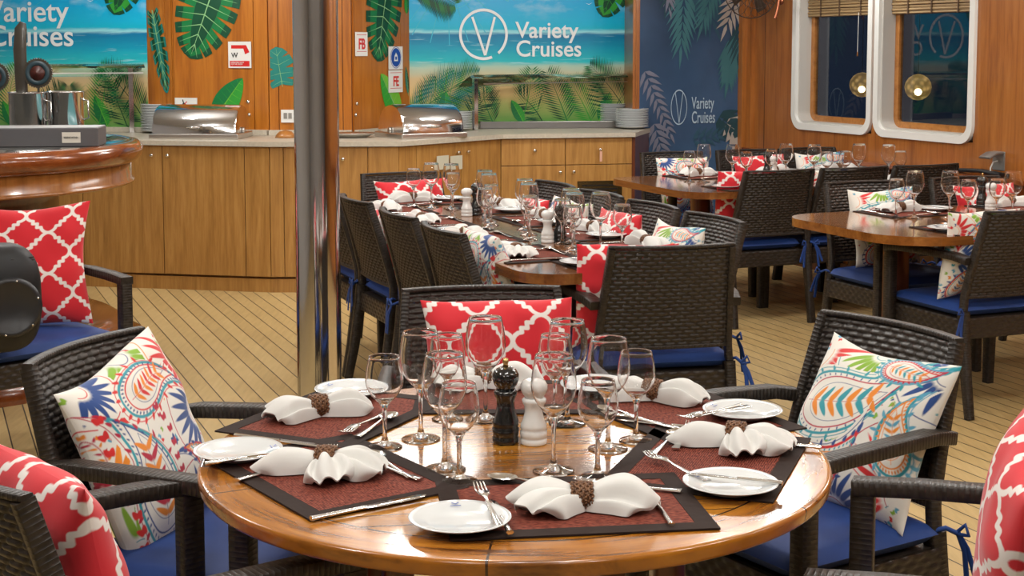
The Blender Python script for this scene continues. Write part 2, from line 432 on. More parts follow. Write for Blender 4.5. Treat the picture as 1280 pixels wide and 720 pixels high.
# globes hanging on the dark deck outside
GLOBE=mat('lit_woven_globe',(.5,.33,.1),.5,emit=(1,.60,.2),es=1.0); t=NT(GLOBE)
vn=t.n('ShaderNodeTexVoronoi'); vn.inputs['Scale'].default_value=26; t.l(t.coord('Object'),vn.inputs['Vector'])
t.l(t.ramp(vn.outputs['Distance'],[(.1,(.95,.55,.16)),(.6,(.22,.12,.03))]),t.b.inputs['Emission Color'])
BULB=mat('bulb_glow',(1,.9,.6),.5,emit=(1,.8,.45),es=9)
for k,(x,y,lb) in enumerate(((1078,106,'glowing globe lamp outside the window next to the fan'),(1148,109,'glowing globe lamp outside the window nearer the wall socket'))):
    vv=6.7; a=(x-640)/F*CP; Y=vv/(a*math.cos(TH)+math.sin(TH)); P=atY(x,y,Y)
    g=thing('globe_lamp',lb,'lamp',P,0,'globe lamps outside the windows')
    MB().ball((0,0,0),.095,n=24).build('lamp_shade',GLOBE,g)
    MB().ball((-.02,-.075,-.03),.028).build('bulb',BULB,g)
    MB().tube([(0,0,.09),(0,0,1.1)],.004,5).build('lamp_cord',BLK,g)

# ------------------------------------------------------------------ flat text and prints
def text_mesh(body, size, off=0.0, extr=.0008, align='LEFT', spacing=1.0, line=1.0):
    cu=bpy.data.curves.new('t','FONT'); cu.body=body; cu.size=size; cu.offset=off; cu.extrude=extr; cu.align_x=align
    cu.space_character=spacing; cu.space_line=line; cu.resolution_u=6
    o=bpy.data.objects.new('t',cu); COL.objects.link(o); bpy.context.view_layer.update()
    me=bpy.data.meshes.new_from_object(o.evaluated_get(bpy.context.evaluated_depsgraph_get()))
    bpy.data.objects.remove(o); bpy.data.curves.remove(cu); return me
def text_child(body,size,parent,material,loc,name='lettering',off=0,sx=1,align='LEFT',line=1.0,extr=.0008,flipy=False):
    """upright text on a board whose local x runs right, z up, and -y faces the viewer"""
    me=text_mesh(body,size,off,extr,align,1.0,line)
    me.materials.clear(); me.materials.append(material)
    me.transform(Matrix.Rotation(PI/2,4,'X')@Matrix.Diagonal((sx,1,1,1)))
    o=bpy.data.objects.new(name,me); COL.objects.link(o); o.location=loc
    if parent: setpar(o,parent)
    return o
def board_frame(p,q,off=.0):
    """empty placement on plan segment p->q : origin p, x axis along p->q, -y outwards"""
    ang=math.atan2(q[1]-p[1],q[0]-p[0]); n=(math.sin(ang),-math.cos(ang))
    return (p[0]+n[0]*off,p[1]+n[1]*off), ang
def disc(m,cx,cz,r,y,mi,n=28,a0=0,a1=2*PI):
    m.add([(cx+r*math.cos(a0+(a1-a0)*k/n),y,cz+r*math.sin(a0+(a1-a0)*k/n)) for k in range(n)],[tuple(range(n))],mi)
def arc(m,cx,cz,r,w,y,mi,a0=0,a1=2*PI,n=40,ez=1.0):
    vs=[]
    for k in range(n+1):
        a=a0+(a1-a0)*k/n; 
        for rr in (r-w/2,r+w/2): vs.append((cx+rr*math.cos(a),y,cz+rr*math.sin(a)*ez))
    m.add(vs,[(2*k,2*k+1,2*k+3,2*k+2) for k in range(n)],mi)
def stroke(m,x0,z0,x1,z1,w,y,mi,w2=None):
    d=Vector((x1-x0,z1-z0)).normalized(); n=Vector((-d.y,d.x)); w2=w if w2 is None else w2
    m.add([(x0+n.x*w/2,y,z0+n.y*w/2),(x0-n.x*w/2,y,z0-n.y*w/2),(x1-n.x*w2/2,y,z1-n.y*w2/2),(x1+n.x*w2/2,y,z1+n.y*w2/2)],[(0,1,2,3)],mi)
LG=[mat('leaf_green_%d'%i,c,.45) for i,c in enumerate([(.003,.065,.028),(.006,.17,.045),(.030,.32,.035),(.16,.48,.04),(.25,.5,.22),(.01,.20,.17)])]
def frond(m,x0,z0,x1,z1,bend,n,ll,y,mi,mi2=None,w=.010,spread=1.0,side=(1,-1)):
    """palm frond: curved rib and many thin leaflets"""
    A=Vector((x0,z0));B=Vector((x1,z1)); d=B-A; nrm=Vector((-d.y,d.x)).normalized()
    C=(A+B)/2+nrm*bend
    def P(t): return A*(1-t)**2+C*2*t*(1-t)+B*t*t
    prev=A
    for k in range(1,13):
        c=P(k/12); stroke(m,prev.x,prev.y,c.x,c.y,.009*(1-k/16),y-.0004,mi if mi2 is None else mi2); prev=c
    for k in range(n):
        t=.08+.92*k/n; p=P(t); tg=(P(min(1,t+.02))-P(t-.02)).normalized(); nn=Vector((-tg.y,tg.x))
        L=ll*(math.sin(PI*min(1,.12+t*.86))**.6)
        for s_ in side:
            dd=(tg*(.55+.25*t)+nn*s_*.85*spread).normalized(); e=p+dd*L*random.uniform(.85,1.08)
            mid=p+dd*L*.45; pn=Vector((-dd.y,dd.x))*w/2; yy=y-.0002*random.random()
            m.add([(p.x,yy,p.y),(mid.x+pn.x,yy,mid.y+pn.y),(e.x,yy,e.y-.0*L),(mid.x-pn.x,yy,mid.y-pn.y)],[(0,1,2,3)],mi if random.random()<.6 else (mi2 if mi2 is not None else mi))
def monstera(m,cx,cz,L,rot,y,cols=(0,1,4),n=7,wid=1.0):
    """split leaf: broad lobes parted by narrow slots, heart-shaped as a whole"""
    ca,sa=math.cos(rot),math.sin(rot)
    def T(a,b): return (cx+a*ca-b*sa, cz+a*sa+b*ca)
    def mar(t_):
        ph=PI*(1-t_)*.93; x=L*(.36+.50*math.cos(ph)+.16*t_*t_); yy=L*.47*wid*math.sin(ph)**.75*(1-.28*t_)
        if t_<.12: yy+=L*.05*wid
        return Vector((x,yy))
    def rib(t_): return Vector((L*(-.02+.92*t_**1.15),0))
    for s_ in (1,-1):
        for k in range(n):
            t0,t1=k/n,(k+1)/n; g=.17/n if k<n-1 else .0
            A,B=rib(t0),rib(t1); P0,P1=mar(t0+g),mar(t1-g)
            Q0=A+(mar(t0)-A)*.38; Q1=B+(mar(t1)-B)*.38
            for (pts,c_) in (([A,B,Q1,Q0],0),([Q0,Q1,Q1+(P1-Q1)*.6,Q0+(P0-Q0)*.6],1),([Q0+(P0-Q0)*.6,Q1+(P1-Q1)*.6,P1,mar((t0+t1)/2)*1.0,P0],0)):
                P=[T(p.x,s_*p.y) for p in pts]
                if s_<0: P=P[::-1]
                m.poly([(a,y,b) for a,b in P],cols[c_])
            c=(mar((t0+t1)/2)); b_=rib((t0+t1)/2)
            stroke(m,*T(b_.x,0),*T(b_.x+(c.x-b_.x)*.9,s_*c.y*.9),L*.012,y-.0012,cols[2],L*.002)
    stroke(m,*T(-.10*L,0),*T(.96*L,0),L*.020,y-.0014,cols[2],L*.004)
def banana(m,cx,cz,L,rot,y,w=.2,cols=(1,2,4)):
    ca,sa=math.cos(rot),math.sin(rot)
    def T(a,b): return (cx+a*ca-b*sa, cz+a*sa+b*ca)
    N=16
    for s_ in (1,-1):
        for k in range(N):
            t0,t1=k/N,(k+1)/N; e=lambda t: L*w*math.sin(PI*t**.8)**.7*(1 if t<1 else 0)
            q=[T(t0*L,0),T(t1*L,0),T(t1*L+.02*L,s_*e(min(1,t1))),T(t0*L+.02*L,s_*e(t0))]
            if s_<0:q=q[::-1]
            m.add([(a,y,b) for a,b in q],[(0,1,2,3)],cols[0] if s_>0 else cols[1])
            if k%2==0: stroke(m,*T((t0+.02)*L,0),*T((t0+.05)*L,s_*e(t0)*.85),L*.008,y-.0006,cols[2] if s_<0 else cols[1],L*.002)
    stroke(m,*T(-.05*L,0),*T(.97*L,0),L*.03,y-.001,cols[2],L*.006)
SEA=mat('beach_print',(.1,.5,.7),.32,coat=.25)
t=NT(SEA); s3=t.sep(t.coord('Object'))
wav=t.noise(t.coord('Object',(1.2,1,9)),2.2,4,.6,.4)
zz=t.math('ADD',s3[2],t.math('MULTIPLY',t.math('SUBTRACT',wav,.5),.06))
zn=t.math('DIVIDE',t.math('SUBTRACT',zz,.99),1.2)
base=t.ramp(zn,[(0,(.10,.30,.06)),(.10,(.40,.46,.14)),(.17,(.70,.48,.20)),(.27,(.66,.50,.27)),(.335,(.45,.62,.50)),(.37,(.02,.52,.58)),(.45,(.003,.34,.52)),(.53,(.002,.19,.40)),(.545,(.35,.78,.85)),(.565,(.005,.48,.68)),(.60,(.003,.48,.75)),(.72,(.002,.42,.78)),(1.0,(.002,.30,.70))])
cl=t.noise(t.coord('Object',(1,1,2.2)),2.6,5,.55)
cm=t.math('MULTIPLY',t.ramp(cl,[(.52,(0,0,0)),(.68,(1,1,1))]),t.ramp(zn,[(.60,(0,0,0)),(.75,(1,1,1))]))
base=t.mix(t.math('MULTIPLY',cm,.55),base,(.72,.86,.90))
# painted surf lines
sf=t.noise(t.coord('Object',(1,1,16)),3,3,.6)
t.col(t.mix(t.math('MULTIPLY',t.ramp(sf,[(.60,(0,0,0)),(.66,(1,1,1))]),t.ramp(zn,[(.33,(0,0,0)),(.36,(.5,.5,.5)),(.5,(.35,.35,.35)),(.56,(0,0,0))])),base,(.5,.8,.85)))
MUR=[SEA]+LG+[mat('print_white',(.75,.88,.92),.5),mat('print_yellow',(.72,.55,.16),.5),mat('print_glow',(.05,.50,.68),.5)]
def gull(m,x,z,s,y): 
    stroke(m,x,z,x-s,z+s*.35,s*.16,y,7,.001); stroke(m,x,z,x+s,z+s*.5,s*.16,y,7,.001)
def mural(p,q,z0,z1,label,seed,logo,lx):
    random.seed(seed)
    (ox,oy),ang=board_frame(p,q,.014); L=math.hypot(q[0]-p[0],q[1]-p[1])
    e=thing('beach_mural',label,'wall print',(ox,oy,0),ang,'printed beach panels')
    m=MB(); m.box(0,-.006,z0,L,0,z1,0); y=-.0075
    # radiant sun rings
    for r in (.10,.17,.25): arc(m,.28 if logo else 1.1,2.05,r,.004,y,9)
    for k in range(8):
        a=-PI*.12-k*.29; stroke(m,.28+.1*math.cos(a),2.05+.1*math.sin(a),.28+.5*math.cos(a),2.05+.5*math.sin(a),.003,y,9,.007)
    gull(m,L*.62,1.97,.02,y); gull(m,L*.80,1.85,.025,y); gull(m,L*.26,1.90,.018,y)
    # low fronds
    n=9
    for k in range(n):
        x=L*(k+.35)/n; a=random.uniform(.8,2.35); ln=random.uniform(.26,.46)
        frond(m,x,z0-.02,x+ln*math.cos(a),z0+ln*math.sin(a)*.95,random.uniform(-.05,.05),20,.18,y-.0015-k*.0002,(1,2,0)[k%3],(2,3,1)[k%3],.010)
    for k in range(3):
        x=L*(.15+.35*k); banana(m,x,z0,random.uniform(.18,.26),random.uniform(1.1,2.1),y-.003,.22,(2,3,4))
    frond(m,-.02+.0,z0+.02,.52,z0+.36,.05,40,.24,y-.004,6,2,.009)
    frond(m,L,z0-.0,L-.34,z0+.42,-.05,34,.2,y-.004,2,1,.009)
    # overhanging foliage at the top
    frond(m,-.0,1.98,.34,1.84,.03,30,.22,y-.004,2,1,.010)
    frond(m,L*.5,2.2,L*.40,1.93,.02,26,.12,y-.004,2,1,.008)
    monstera(m,L-.10,2.10,.36,-PI*.62,y-.004,(1,3,3),6,1.0)
    # trim overlap outside the board edges
    for i,(X,Y,Z) in enumerate(m.v): m.v[i]=(min(max(X,0),L),Y,min(max(Z,z0),z1))
    m.build('print',MUR,e)
    g=MB()
    if logo:
        cx,cz,r=logo
        arc(g,cx,cz,r,.020,-.0135,0,-PI*.28,PI*1.62,44)
        stroke(g,cx-.085,cz+.125,cx+.012,cz-.15,.018,-.0135,0); stroke(g,cx+.085,cz+.125,cx+.012,cz-.15,.018,-.0138,0)
        g.build('emblem',TEXTW,e)
    tx,tz,ts=lx
    text_child('Variety\nCruises',ts,e,TEXTW,(tx,-.0135,tz),off=.0022,sx=1.02,line=.82)
    return e
# ------------------------------------------------------------------ murals and wall prints
L2=math.hypot(b6[0]-b5[0],b6[1]-b5[1])
def on(px,py_,p,q):
    """(distance along p->q, height) seen at pixel"""
    P,z=hit(px,p,q,py_); return math.hypot(P[0]-p[0],P[1]-p[1]), z
lc=on(603,43,b5,b6); lt=on(643,47,b5,b6)
mural(b5,b6,.985,CZ-.1,'tropical beach print with round emblem behind the glass-shielded counter',3,(lc[0],lc[1],.175),(lt[0],lt[1],.165))
lt1=on(-22,30,b0,b1)
p0=(b0[0]+.02,b0[1]); 
lt1=on(-14,29,b0,b1)
mural(b0,b1,.985,CZ-.1,'tropical beach print on the far wall above the curved bar',9,None,(lt1[0],lt1[1]+.012,.208))

def deco(kind,px,py_,p,q,size,rot,label,cols,**k):
    d,z=on(px,py_,p,q); (ox,oy),ang=board_frame(p,q,.0135)
    L=math.hypot(q[0]-p[0],q[1]-p[1])
    m=MB(); y=-.0
    if kind=='m': monstera(m,d,z,size,rot,-.002,cols,**k)
    elif kind=='b': banana(m,d,z,size,rot,-.002,cols=cols,**k)
    for i,(X,Y,Z) in enumerate(m.v): m.v[i]=(min(max(X,.01),L-.004),Y,Z)
    for i,(X,Y,Z) in enumerate(m.v): pass
    o=m.build('leaf_sticker',LG,None,(ox,oy,0),ang)
    return tag(o,label,'wall sticker','leaf prints on the buffet wall')
deco('m',272,-26,b2,b3,.56,-PI*.62,'big split monstera leaf print above the tap sign',(0,1,4),n=8,wid=1.0)
deco('m',194,22,b1,b2,.52,-PI*.43,'narrow drooping leaf print beside the edge of the beach print over the bar',(5,0,4),n=8,wid=.35)
deco('b',268,151,b2,b3,.36,PI*.29,'upright oval leaf print behind the left chafing dish',(1,2,3),w=.25)
deco('m',353,104,b3,b4,.24,PI*.55,'small split leaf print half hidden by the steel pillar',(5,5,4),n=4,wid=1.1)
deco('m',482,-24,b4,b5,.56,-PI*.58,'hanging monstera leaf print between the two lettered signs',(0,1,4),n=8,wid=1.0)
deco('b',499,150,b4,b5,.42,PI*.72,'bright banana leaf print behind the right chafing dish',(2,3,4),w=.24)
deco('b',508,118,b4,b5,.20,PI*.55,'thin teal leaf print at the edge of the lettered sign panel',(5,0,4),w=.12)
deco('b',506,18,b4,b5,.16,PI*.5,'small green leaf tip print at the top edge of the sign panel',(2,1,3),w=.2)

def sign(px0,py0,px1,py1,p,q,label,fn,cat='sign'):
    (d0,z1)=on(px0,py0,p,q); (d1,z0)=on(px1,py1,p,q); (ox,oy),ang=board_frame(p,q,.0185)
    ex=(ox+math.cos(ang)*d0,oy+math.sin(ang)*d0)
    e=thing('wall_sign',label,cat,(*ex,z0),ang,'safety signs on the buffet wall')
    w,h=d1-d0,z1-z0
    MB().box(0,-.004,0,w,0,h).build('sign_plate',WHITE,e)
    fn(e,w,h); return e
def s_tap(e,w,h):
    m=MB(); y=-.0055
    stroke(m,w*.14,h*.80,w*.78,h*.80,h*.13,y,0); stroke(m,w*.72,h*.84,w*.84,h*.56,h*.15,y-.0002,0,h*.2); m.box(w*.07,y,h*.06,w*.93,y+.001,h*.27,0); m.build('tap_symbol',REDP,e)
    text_child('W',h*.26,e,BLK,(w*.14,-.006,h*.40),off=.0004)
    text_child('OPERATING VALVE\nFOR THE SYSTEM',h*.075,e,WHITE,(w*.12,-.0068,h*.185),line=.9,sx=.85)
sign(287,52,316,85,b2,b3,'white sign with red tap symbol and letter W',s_tap)
def s_txt(tx):
    def fn(e,w,h):
        text_child(tx,h*.62,e,REDP,(w*.5,-.006,h*.30),align='CENTER',off=.0022,sx=.84)
        m=MB(); 
        for zz in (.18,.88): m.box(w*.1,-.0055,h*zz,w*.9,-.0045,h*(zz+.02),0)
        m.build('rule_line',REDP,e)
    return fn
sign(438,40,456,70,b4,b5,'white sign with red letters FB',s_txt('FB'))
sign(482.5,88,500,115,b4,b5,'white sign with red letters FE below the blue disc sign',s_txt('FE'))
def s_ring(e,w,h):
    m=MB(); disc(m,w/2,h*.52,w*.40,-.0052,0); 
    arc(m,w/2,h*.52,w*.36,w*.03,-.0056,1); 
    m.poly([(w*.36,-.0058,h*.36),(w*.64,-.0058,h*.36),(w*.60,-.0058,h*.60),(w*.5,-.0058,h*.74),(w*.40,-.0058,h*.60)],1)
    m.poly([(w*.44,-.006,h*.42),(w*.56,-.006,h*.42),(w*.56,-.006,h*.56),(w*.44,-.006,h*.56)],0)
    m.build('disc_symbol',[BLUEP,WHITE],e)
sign(482.5,58,500,86.5,b4,b5,'white sign with round blue safety symbol',s_ring)
def s_bug(e,w,h):
    m=MB(); disc(m,w*.42,h*.4,h*.18,-.0055,0); stroke(m,w*.42,h*.4,w*.36,h*.85,.008,-.0056,0); stroke(m,w*.42,h*.4,w*.55,h*.7,.006,-.0056,1)
    stroke(m,w*.3,h*.2,w*.62,h*.2,.008,-.0056,0); m.build('black_symbol',[BLK,REDP],e)
sign(220.5,122,248.5,137,b2,b3,'small white card with black symbol behind the left chafing dish',s_bug)
def s_out(e,w,h):
    m=MB()
    for i in (0,1):
        m.box(w*(.2+.35*i),-.008,h*.3,w*(.45+.35*i),-.003,h*.75,0)
    m.build('socket_face',mat('socket_grey',(.25,.24,.22),.4),e)
sign(352,137,369,153,b3,b4,'white double wall socket beside the steel pillar',s_out,'socket')
# panel locks
LOCKS=Proto(lambda: tag(MB().lathe([(.0005,.012),(.011,.010),(.012,0),(.0005,0)],14).xf(Matrix.Rotation(PI/2,4,'X')).build('panel_lock',CHROME),'x','lock'))
for (x,y,p,q,lb) in ((311.5,127,b2,b3,'small chrome lock on the panel left of the pillar, upper one'),(313,143,b2,b3,'small chrome lock on the panel left of the pillar, lower one'),(443.5,129.5,b4,b5,'small chrome lock on the FB sign panel, upper one'),(442,143.5,b4,b5,'small chrome lock on the FB sign panel, lower one')):
    d,z=on(x,y,p,q); (ox,oy),ang=board_frame(p,q,.012)
    LOCKS.put((ox+math.cos(ang)*d,oy+math.sin(ang)*d,z),ang,lb,'panel locks')

for x0_,x1_,lb in ((543,558,'small cream notice on the angled buffet cabinet, left one'),(560,575,'small pale notice on the angled buffet cabinet, right one')):
    (d0_,z1_)=on(x0_,195,f2,f3); (d1_,z0_)=on(x1_,211,f2,f3); (ox,oy),ang=board_frame(f2,f3,.0195)
    o=MB().box(0,-.002,0,d1_-d0_,0,z1_-z0_).build('paper_notice',mat('cream_paper',(.55,.53,.42),.6),None,(ox+math.cos(ang)*d0_,oy+math.sin(ang)*d0_,z0_),ang); tag(o,lb,'notice')
# blue wall leaves
bl=thing('leaf_mural','dark blue wall print of pale and teal jungle leaves beside the buffet','wall print',(bw0[0],bw0[1],0),TH)
BM=[mat('navy_leaf_%d'%i,c,.45) for i,c in enumerate([(.028,.085,.13),(.045,.15,.17),(.16,.165,.22),(.42,.37,.33),(.015,.055,.07)])]
def blade(m,x,z,L,a,w,y,mi):
    d=Vector((math.cos(a),math.sin(a))); n=Vector((-d.y,d.x))
    pts=[(0,0),(.25,.5),(.55,.42),(1,0),(.6,-.30),(.25,-.42)]
    m.poly([(x+d.x*L*u_+n.x*w*v_, y, z+d.y*L*u_+n.y*w*v_) for u_,v_ in pts],mi)
def spray(m,x,z,a,L,n,bl_,w,y,mi,sp=.9):
    for k in range(n):
        t_=k/n; px_,pz_=x+math.cos(a)*L*t_,z+math.sin(a)*L*t_
        for s_ in (1,-1): blade(m,px_,pz_,bl_*(1-.35*t_),a+s_*sp*(1-.4*t_),w*(1-.3*t_),y-.0003*k,mi)
    blade(m,x+math.cos(a)*L,z+math.sin(a)*L,bl_*.7,a,w*.7,y,mi)
random.seed(5); m=MB(); LB=.88
spray(m,.46,2.02,-PI*.36,.30,6,.32,.045,-.004,0,.6); spray(m,.36,1.95,-PI*.52,.40,7,.26,.04,-.0042,1,.6)
spray(m,.62,2.05,-PI*.60,.34,6,.24,.035,-.005,1,.5)
spray(m,.25,2.1,-PI*.55,.26,5,.16,.030,-.006,4,.7)
spray(m,.20,2.06,-PI*.45,.22,4,.16,.035,-.0065,2,.5)
spray(m,.04,1.36,-PI*.36,.50,9,.13,.035,-.006,2,.8)
spray(m,.12,.98,-PI*.40,.30,6,.15,.04,-.0065,2,.8)
spray(m,.84,2.02,-PI*.62,.34,6,.20,.045,-.007,3,.8)
spray(m,.78,1.62,-PI*.55,.30,6,.26,.05,-.006,1,.45)
spray(m,.83,1.72,-PI*.52,.22,4,.24,.03,-.0065,4,.5)
spray(m,.66,1.02,-PI*.2,.2,5,.18,.07,-.006,4,.9)
spray(m,.80,1.02,-PI*.45,.2,4,.18,.09,-.0065,3,.8)
spray(m,.45,.85,PI*.05,.25,5,.12,.04,-.006,0,.9)
for i,(X,Y,Z) in enumerate(m.v): m.v[i]=(min(max(X,.0),LB),Y,min(Z,CZ-.02))
m.build('leaf_print',BM,bl)
d,z=on(848,134,bw0,bw1)
m=MB(); arc(m,d,z,.125,.009,-.009,0,0,2*PI,40,1.0); stroke(m,d-.06,z+.108,d+.004,z-.115,.009,-.009,0); stroke(m,d+.06,z+.108,d+.004,z-.115,.009,-.0092,0)
for i,(X,Y,Z) in enumerate(m.v): m.v[i]=(d+(X-d)*.52,Y,Z)
m.build('emblem',TEXTG,bl)
d,z=on(862,135,bw0,bw1)
text_child('Variety\nCruises',.125,bl,TEXTG,(d+.012,-.009,z-.005),off=.0008,line=.85,sx=.52)

# ------------------------------------------------------------------ buffet
def cab_unit(p,q,label,doors,z1=.92,body=True):
    """doors: list of (t0,t1,z0,z1,knob_t or None,knob_z)"""
    (ox,oy),ang=board_frame(p,q); L=math.hypot(q[0]-p[0],q[1]-p[1])
    e=thing('buffet_cabinet',label,'cabinet',(ox,oy,0),ang,'buffet cabinets')
    m=MB(); m.box(0,.02,.10,L,.50,z1); m.box(0,.045,0,L,.48,.10); m.build('cabinet_body',CAB,e)
    MB().box(0,.012,0,L,.045,.085).build('plinth',CAB,e)
    for (t0,t1,za,zb,kt,kz) in doors:
        d=MB().box(t0*L+.0025,0,za,t1*L-.0025,.018,zb).build('drawer_front' if zb-za<.25 else 'door',CAB,e,bevel=.0015)
        for k_ in (kt if isinstance(kt,list) else [kt]):
            if k_ is None: continue
            KN=MB().lathe([(.0005,.026),(.009,.025),(.0125,.020),(.011,.014),(.006,.010),(.005,0)],14).xf(Matrix.Rotation(PI/2,4,'X'))
            KN.build('knob',CHROME,d,(k_*L,0,kz))
    return e
def tt(px,p,q): return tpar(px,p,q)
zk=.86
T=lambda x: tt(x,f0,f1)
cab_unit(f0,f1,'long oak buffet cabinet with knobbed doors left of the steel pillar',[(0,T(100),.10,.915,T(90),zk),(T(100),T(201),.10,.915,T(189),.855),(T(201),T(304),.10,.915,T(209),.855),(T(304),1,.10,.915,None,0)])
T=lambda x: tt(x,f1,f2)
cab_unit(f1,f2,'short oak buffet cabinet directly behind the steel pillar',[(0,T(353),.10,.915,None,0),(T(353),T(459),.10,.915,T(428),.84),(T(459),1,.10,.915,None,0)])
T=lambda x: tt(x,f2,f3)
cab_unit(f2,f3,'angled oak buffet cabinet with two knobs meeting at a door joint',[(0,T(520),.10,.915,None,0),(T(520),T(576),.10,.915,T(571),.85),(T(576),1,.10,.915,T(583),.85)])
T=lambda x: tt(x,f3,f4)
c4=cab_unit(f3,f4,'oak buffet cabinet of drawers and a vent below the glass shield',[(0,T(707),.735,.915,T(668),.835),(T(707),1,.735,.915,T(750),.835),(0,T(707),.10,.73,T(700),.685),(T(707),1,.10,.73,T(717),.685)])
L=math.hypot(f4[0]-f3[0],f4[1]-f3[1])
m=MB(); m.box(T(722)*L,-.006,.44,T(778)*L,0,.62,0)
for k in range(6): m.box(T(728)*L,-.007,.460+k*.025,T(772)*L,-.004,.468+k*.025,1)
m.build('vent_grille',[BRASS,BLK],c4)
MB().box(T(750)*L-.008,-.034,.755,T(750)*L+.008,-.030,.825).build('key_tag',mat('tag_salmon',(.7,.4,.3),.5),c4)
MB().obox(f4,f5,.02,0,.92).obox(f4,f5,-.3,0,.92).build('cabinet_end_panel',MAHOD)
o=bpy.data.objects['cabinet_end_panel']; tag(o,'dark end panel closing the buffet next to the blue wall','panel')
# stone worktop (front line overhangs), with upstand
def offs(pts,d):
    out=[]
    for i,p in enumerate(pts):
        a=pts[max(i-1,0)]; b=pts[min(i+1,len(pts)-1)]
        n1=Vector((p[1]-a[1],-(p[0]-a[0]))) if i>0 else None; n2=Vector((b[1]-p[1],-(b[0]-p[0]))) if i<len(pts)-1 else None
        n=(n1.normalized() if n1 and n1.length else Vector((0,0)))+(n2.normalized() if n2 and n2.length else Vector((0,0)))
        n.normalize(); out.append((p[0]+n.x*d,p[1]+n.y*d))
    return out
fr=offs([f0,f1,f2,f3,f4,f5],.03); 
poly=fr+[bw0,(b6[0]-.005,b6[1]-.02)]+[ (b5[0]+.005,b5[1]-.01),(b4[0],b4[1]-.0),(b3[0],b3[1]),(b2[0],b2[1]),(b1[0],b1[1]),(b0[0]+.02,b0[1])]
poly=fr+[(bw0[0]-.02,bw0[1]-.01)]+offs([b6,b5,b4,b3,b2,b1,b0],-.013)
m=MB(); m.prism(poly,.92,.95)
for p,q in ((b1,b2),(b2,b3),(b3,b4),(b4,b5),(b0,b1),(b5,b6)): m.obox(p,q,.035,.95,.985,off=.014)
w=m.build('stone_worktop',STONE,bevel=.003); tag(w,'cream stone worktop running along the whole buffet','worktop')

# ------------------------------------------------------------------ buffet equipment
def chafing(label,px,py_,ang,L=.52,R=.165,knobside=1):
    R=.185
    X,Y=at(px,py_,.95)
    e=thing('chafing_dish',label,'chafing dish',(X,Y,.95),ang,'roll-top chafing dishes')
    m=MB()
    m.box(-L/2-.02,-R-.015,.0,L/2+.02,R+.015,.035); m.build('water_pan',STEEL,e,bevel=.006)
    m=MB(); N=18
    prof=[(R*math.cos(PI*k/N), R*.98*math.sin(PI*k/N)**.85) for k in range(N+1)]
    for side,(xa,xb) in enumerate(((-L/2,L/2),)):
        vs=[(x,-y_,z_+.035) for x in (-L/2,-L/2+.012,L/2-.012,L/2) for (y_,z_) in ([(a*.97,b*.97) for a,b in prof] if x in (-L/2,L/2) else prof)]
        n=N+1
        m.add(vs,[(i*n+k,(i+1)*n+k,(i+1)*n+k+1,i*n+k+1) for i in range(3) for k in range(N)],0,None,True)
    for x in (-L/2,L/2):
        vs=[(x,-a*.97,b*.97+.035) for a,b in prof]
        m.add(vs,[tuple(range(N+1)) if x<0 else tuple(range(N,-1,-1))])
    m.build('roll_top_lid',CHROME,e)
    h=MB(); h.tube([(-.035,-R-.002,.075),(-.035,-R-.03,.08),(.035,-R-.03,.08),(.035,-R-.002,.075)],.006,8); 
    h.build('lid_handle',CHROME,e)
    for s_ in (-1,1): MB().lathe([(.0005,0),(.02,0),(.02,.012),(.0005,.014)],16).xf(Matrix.Translation((s_*(L/2+.002),0,.05))@Matrix.Rotation(s_*PI/2,4,'Y')).build('hinge_disc',STEEL,e)
    return e
chafing('roll-top chafing dish on the worktop left of the steel pillar',252,172,-.06,.54,.155)
chafing('roll-top chafing dish on the worktop below the blue disc sign',526,171,.55,.44,.16)
# low oval tray and salad bowl near the pillar
X,Y=at(438,172,.95)
o=MB().lathe([(.0005,.004),(.10,.006),(.16,.030),(.165,.032),(.16,.027),(.10,0),(.0005,0)],36).build('serving_tray',STEEL,None,(X,Y,.95)); o.scale=(1,.7,1); tag(o,'shallow steel serving tray just right of the pillar on the worktop','tray')
X,Y=at(357,172,.95)
o=MB().lathe([(.0005,.05),(.04,.04),(.06,.02),(.07,0),(.0005,0)],24).build('wooden_bowl',TROD,None,(X,Y,.95)); tag(o,'small upturned wooden bowl on the worktop left of the pillar','bowl')
PLATE_PROF=[(.0005,.006),(.060,.006),(.075,.010),(.118,.020),(.120,.0215),(.117,.0235),(.074,.014),(.058,.0095),(.0005,.0095)]
DP=Proto(lambda: tag(MB().lathe([(r,z) for r,z in PLATE_PROF],36).build('dinner_plate',CHINA),'x','plate'))
def stack(px,py_,n,where,group,Y=None):
    X,Y=at(px,py_,.95); z=.952
    for k in range(n):
        lab='white plate in the stack '+where+(', topmost of all' if k==n-1 else '')
        if k<n-1: lab='white plate inside the stack '+where
        DP.put((X+random.uniform(-.002,.002),Y,z-.004),random.random(),lab,group); z+=.0105
stack(198,166,18,'left of the left chafing dish','plates left of the left chafing dish')
stack(570,163,12,'just right of the right chafing dish','plates right of the right chafing dish')
stack(765,157,15,'inside the glass shield end post','plates inside the shield post')
stack(790,161,13,'at the buffet corner by the blue wall','plates at the buffet corner')
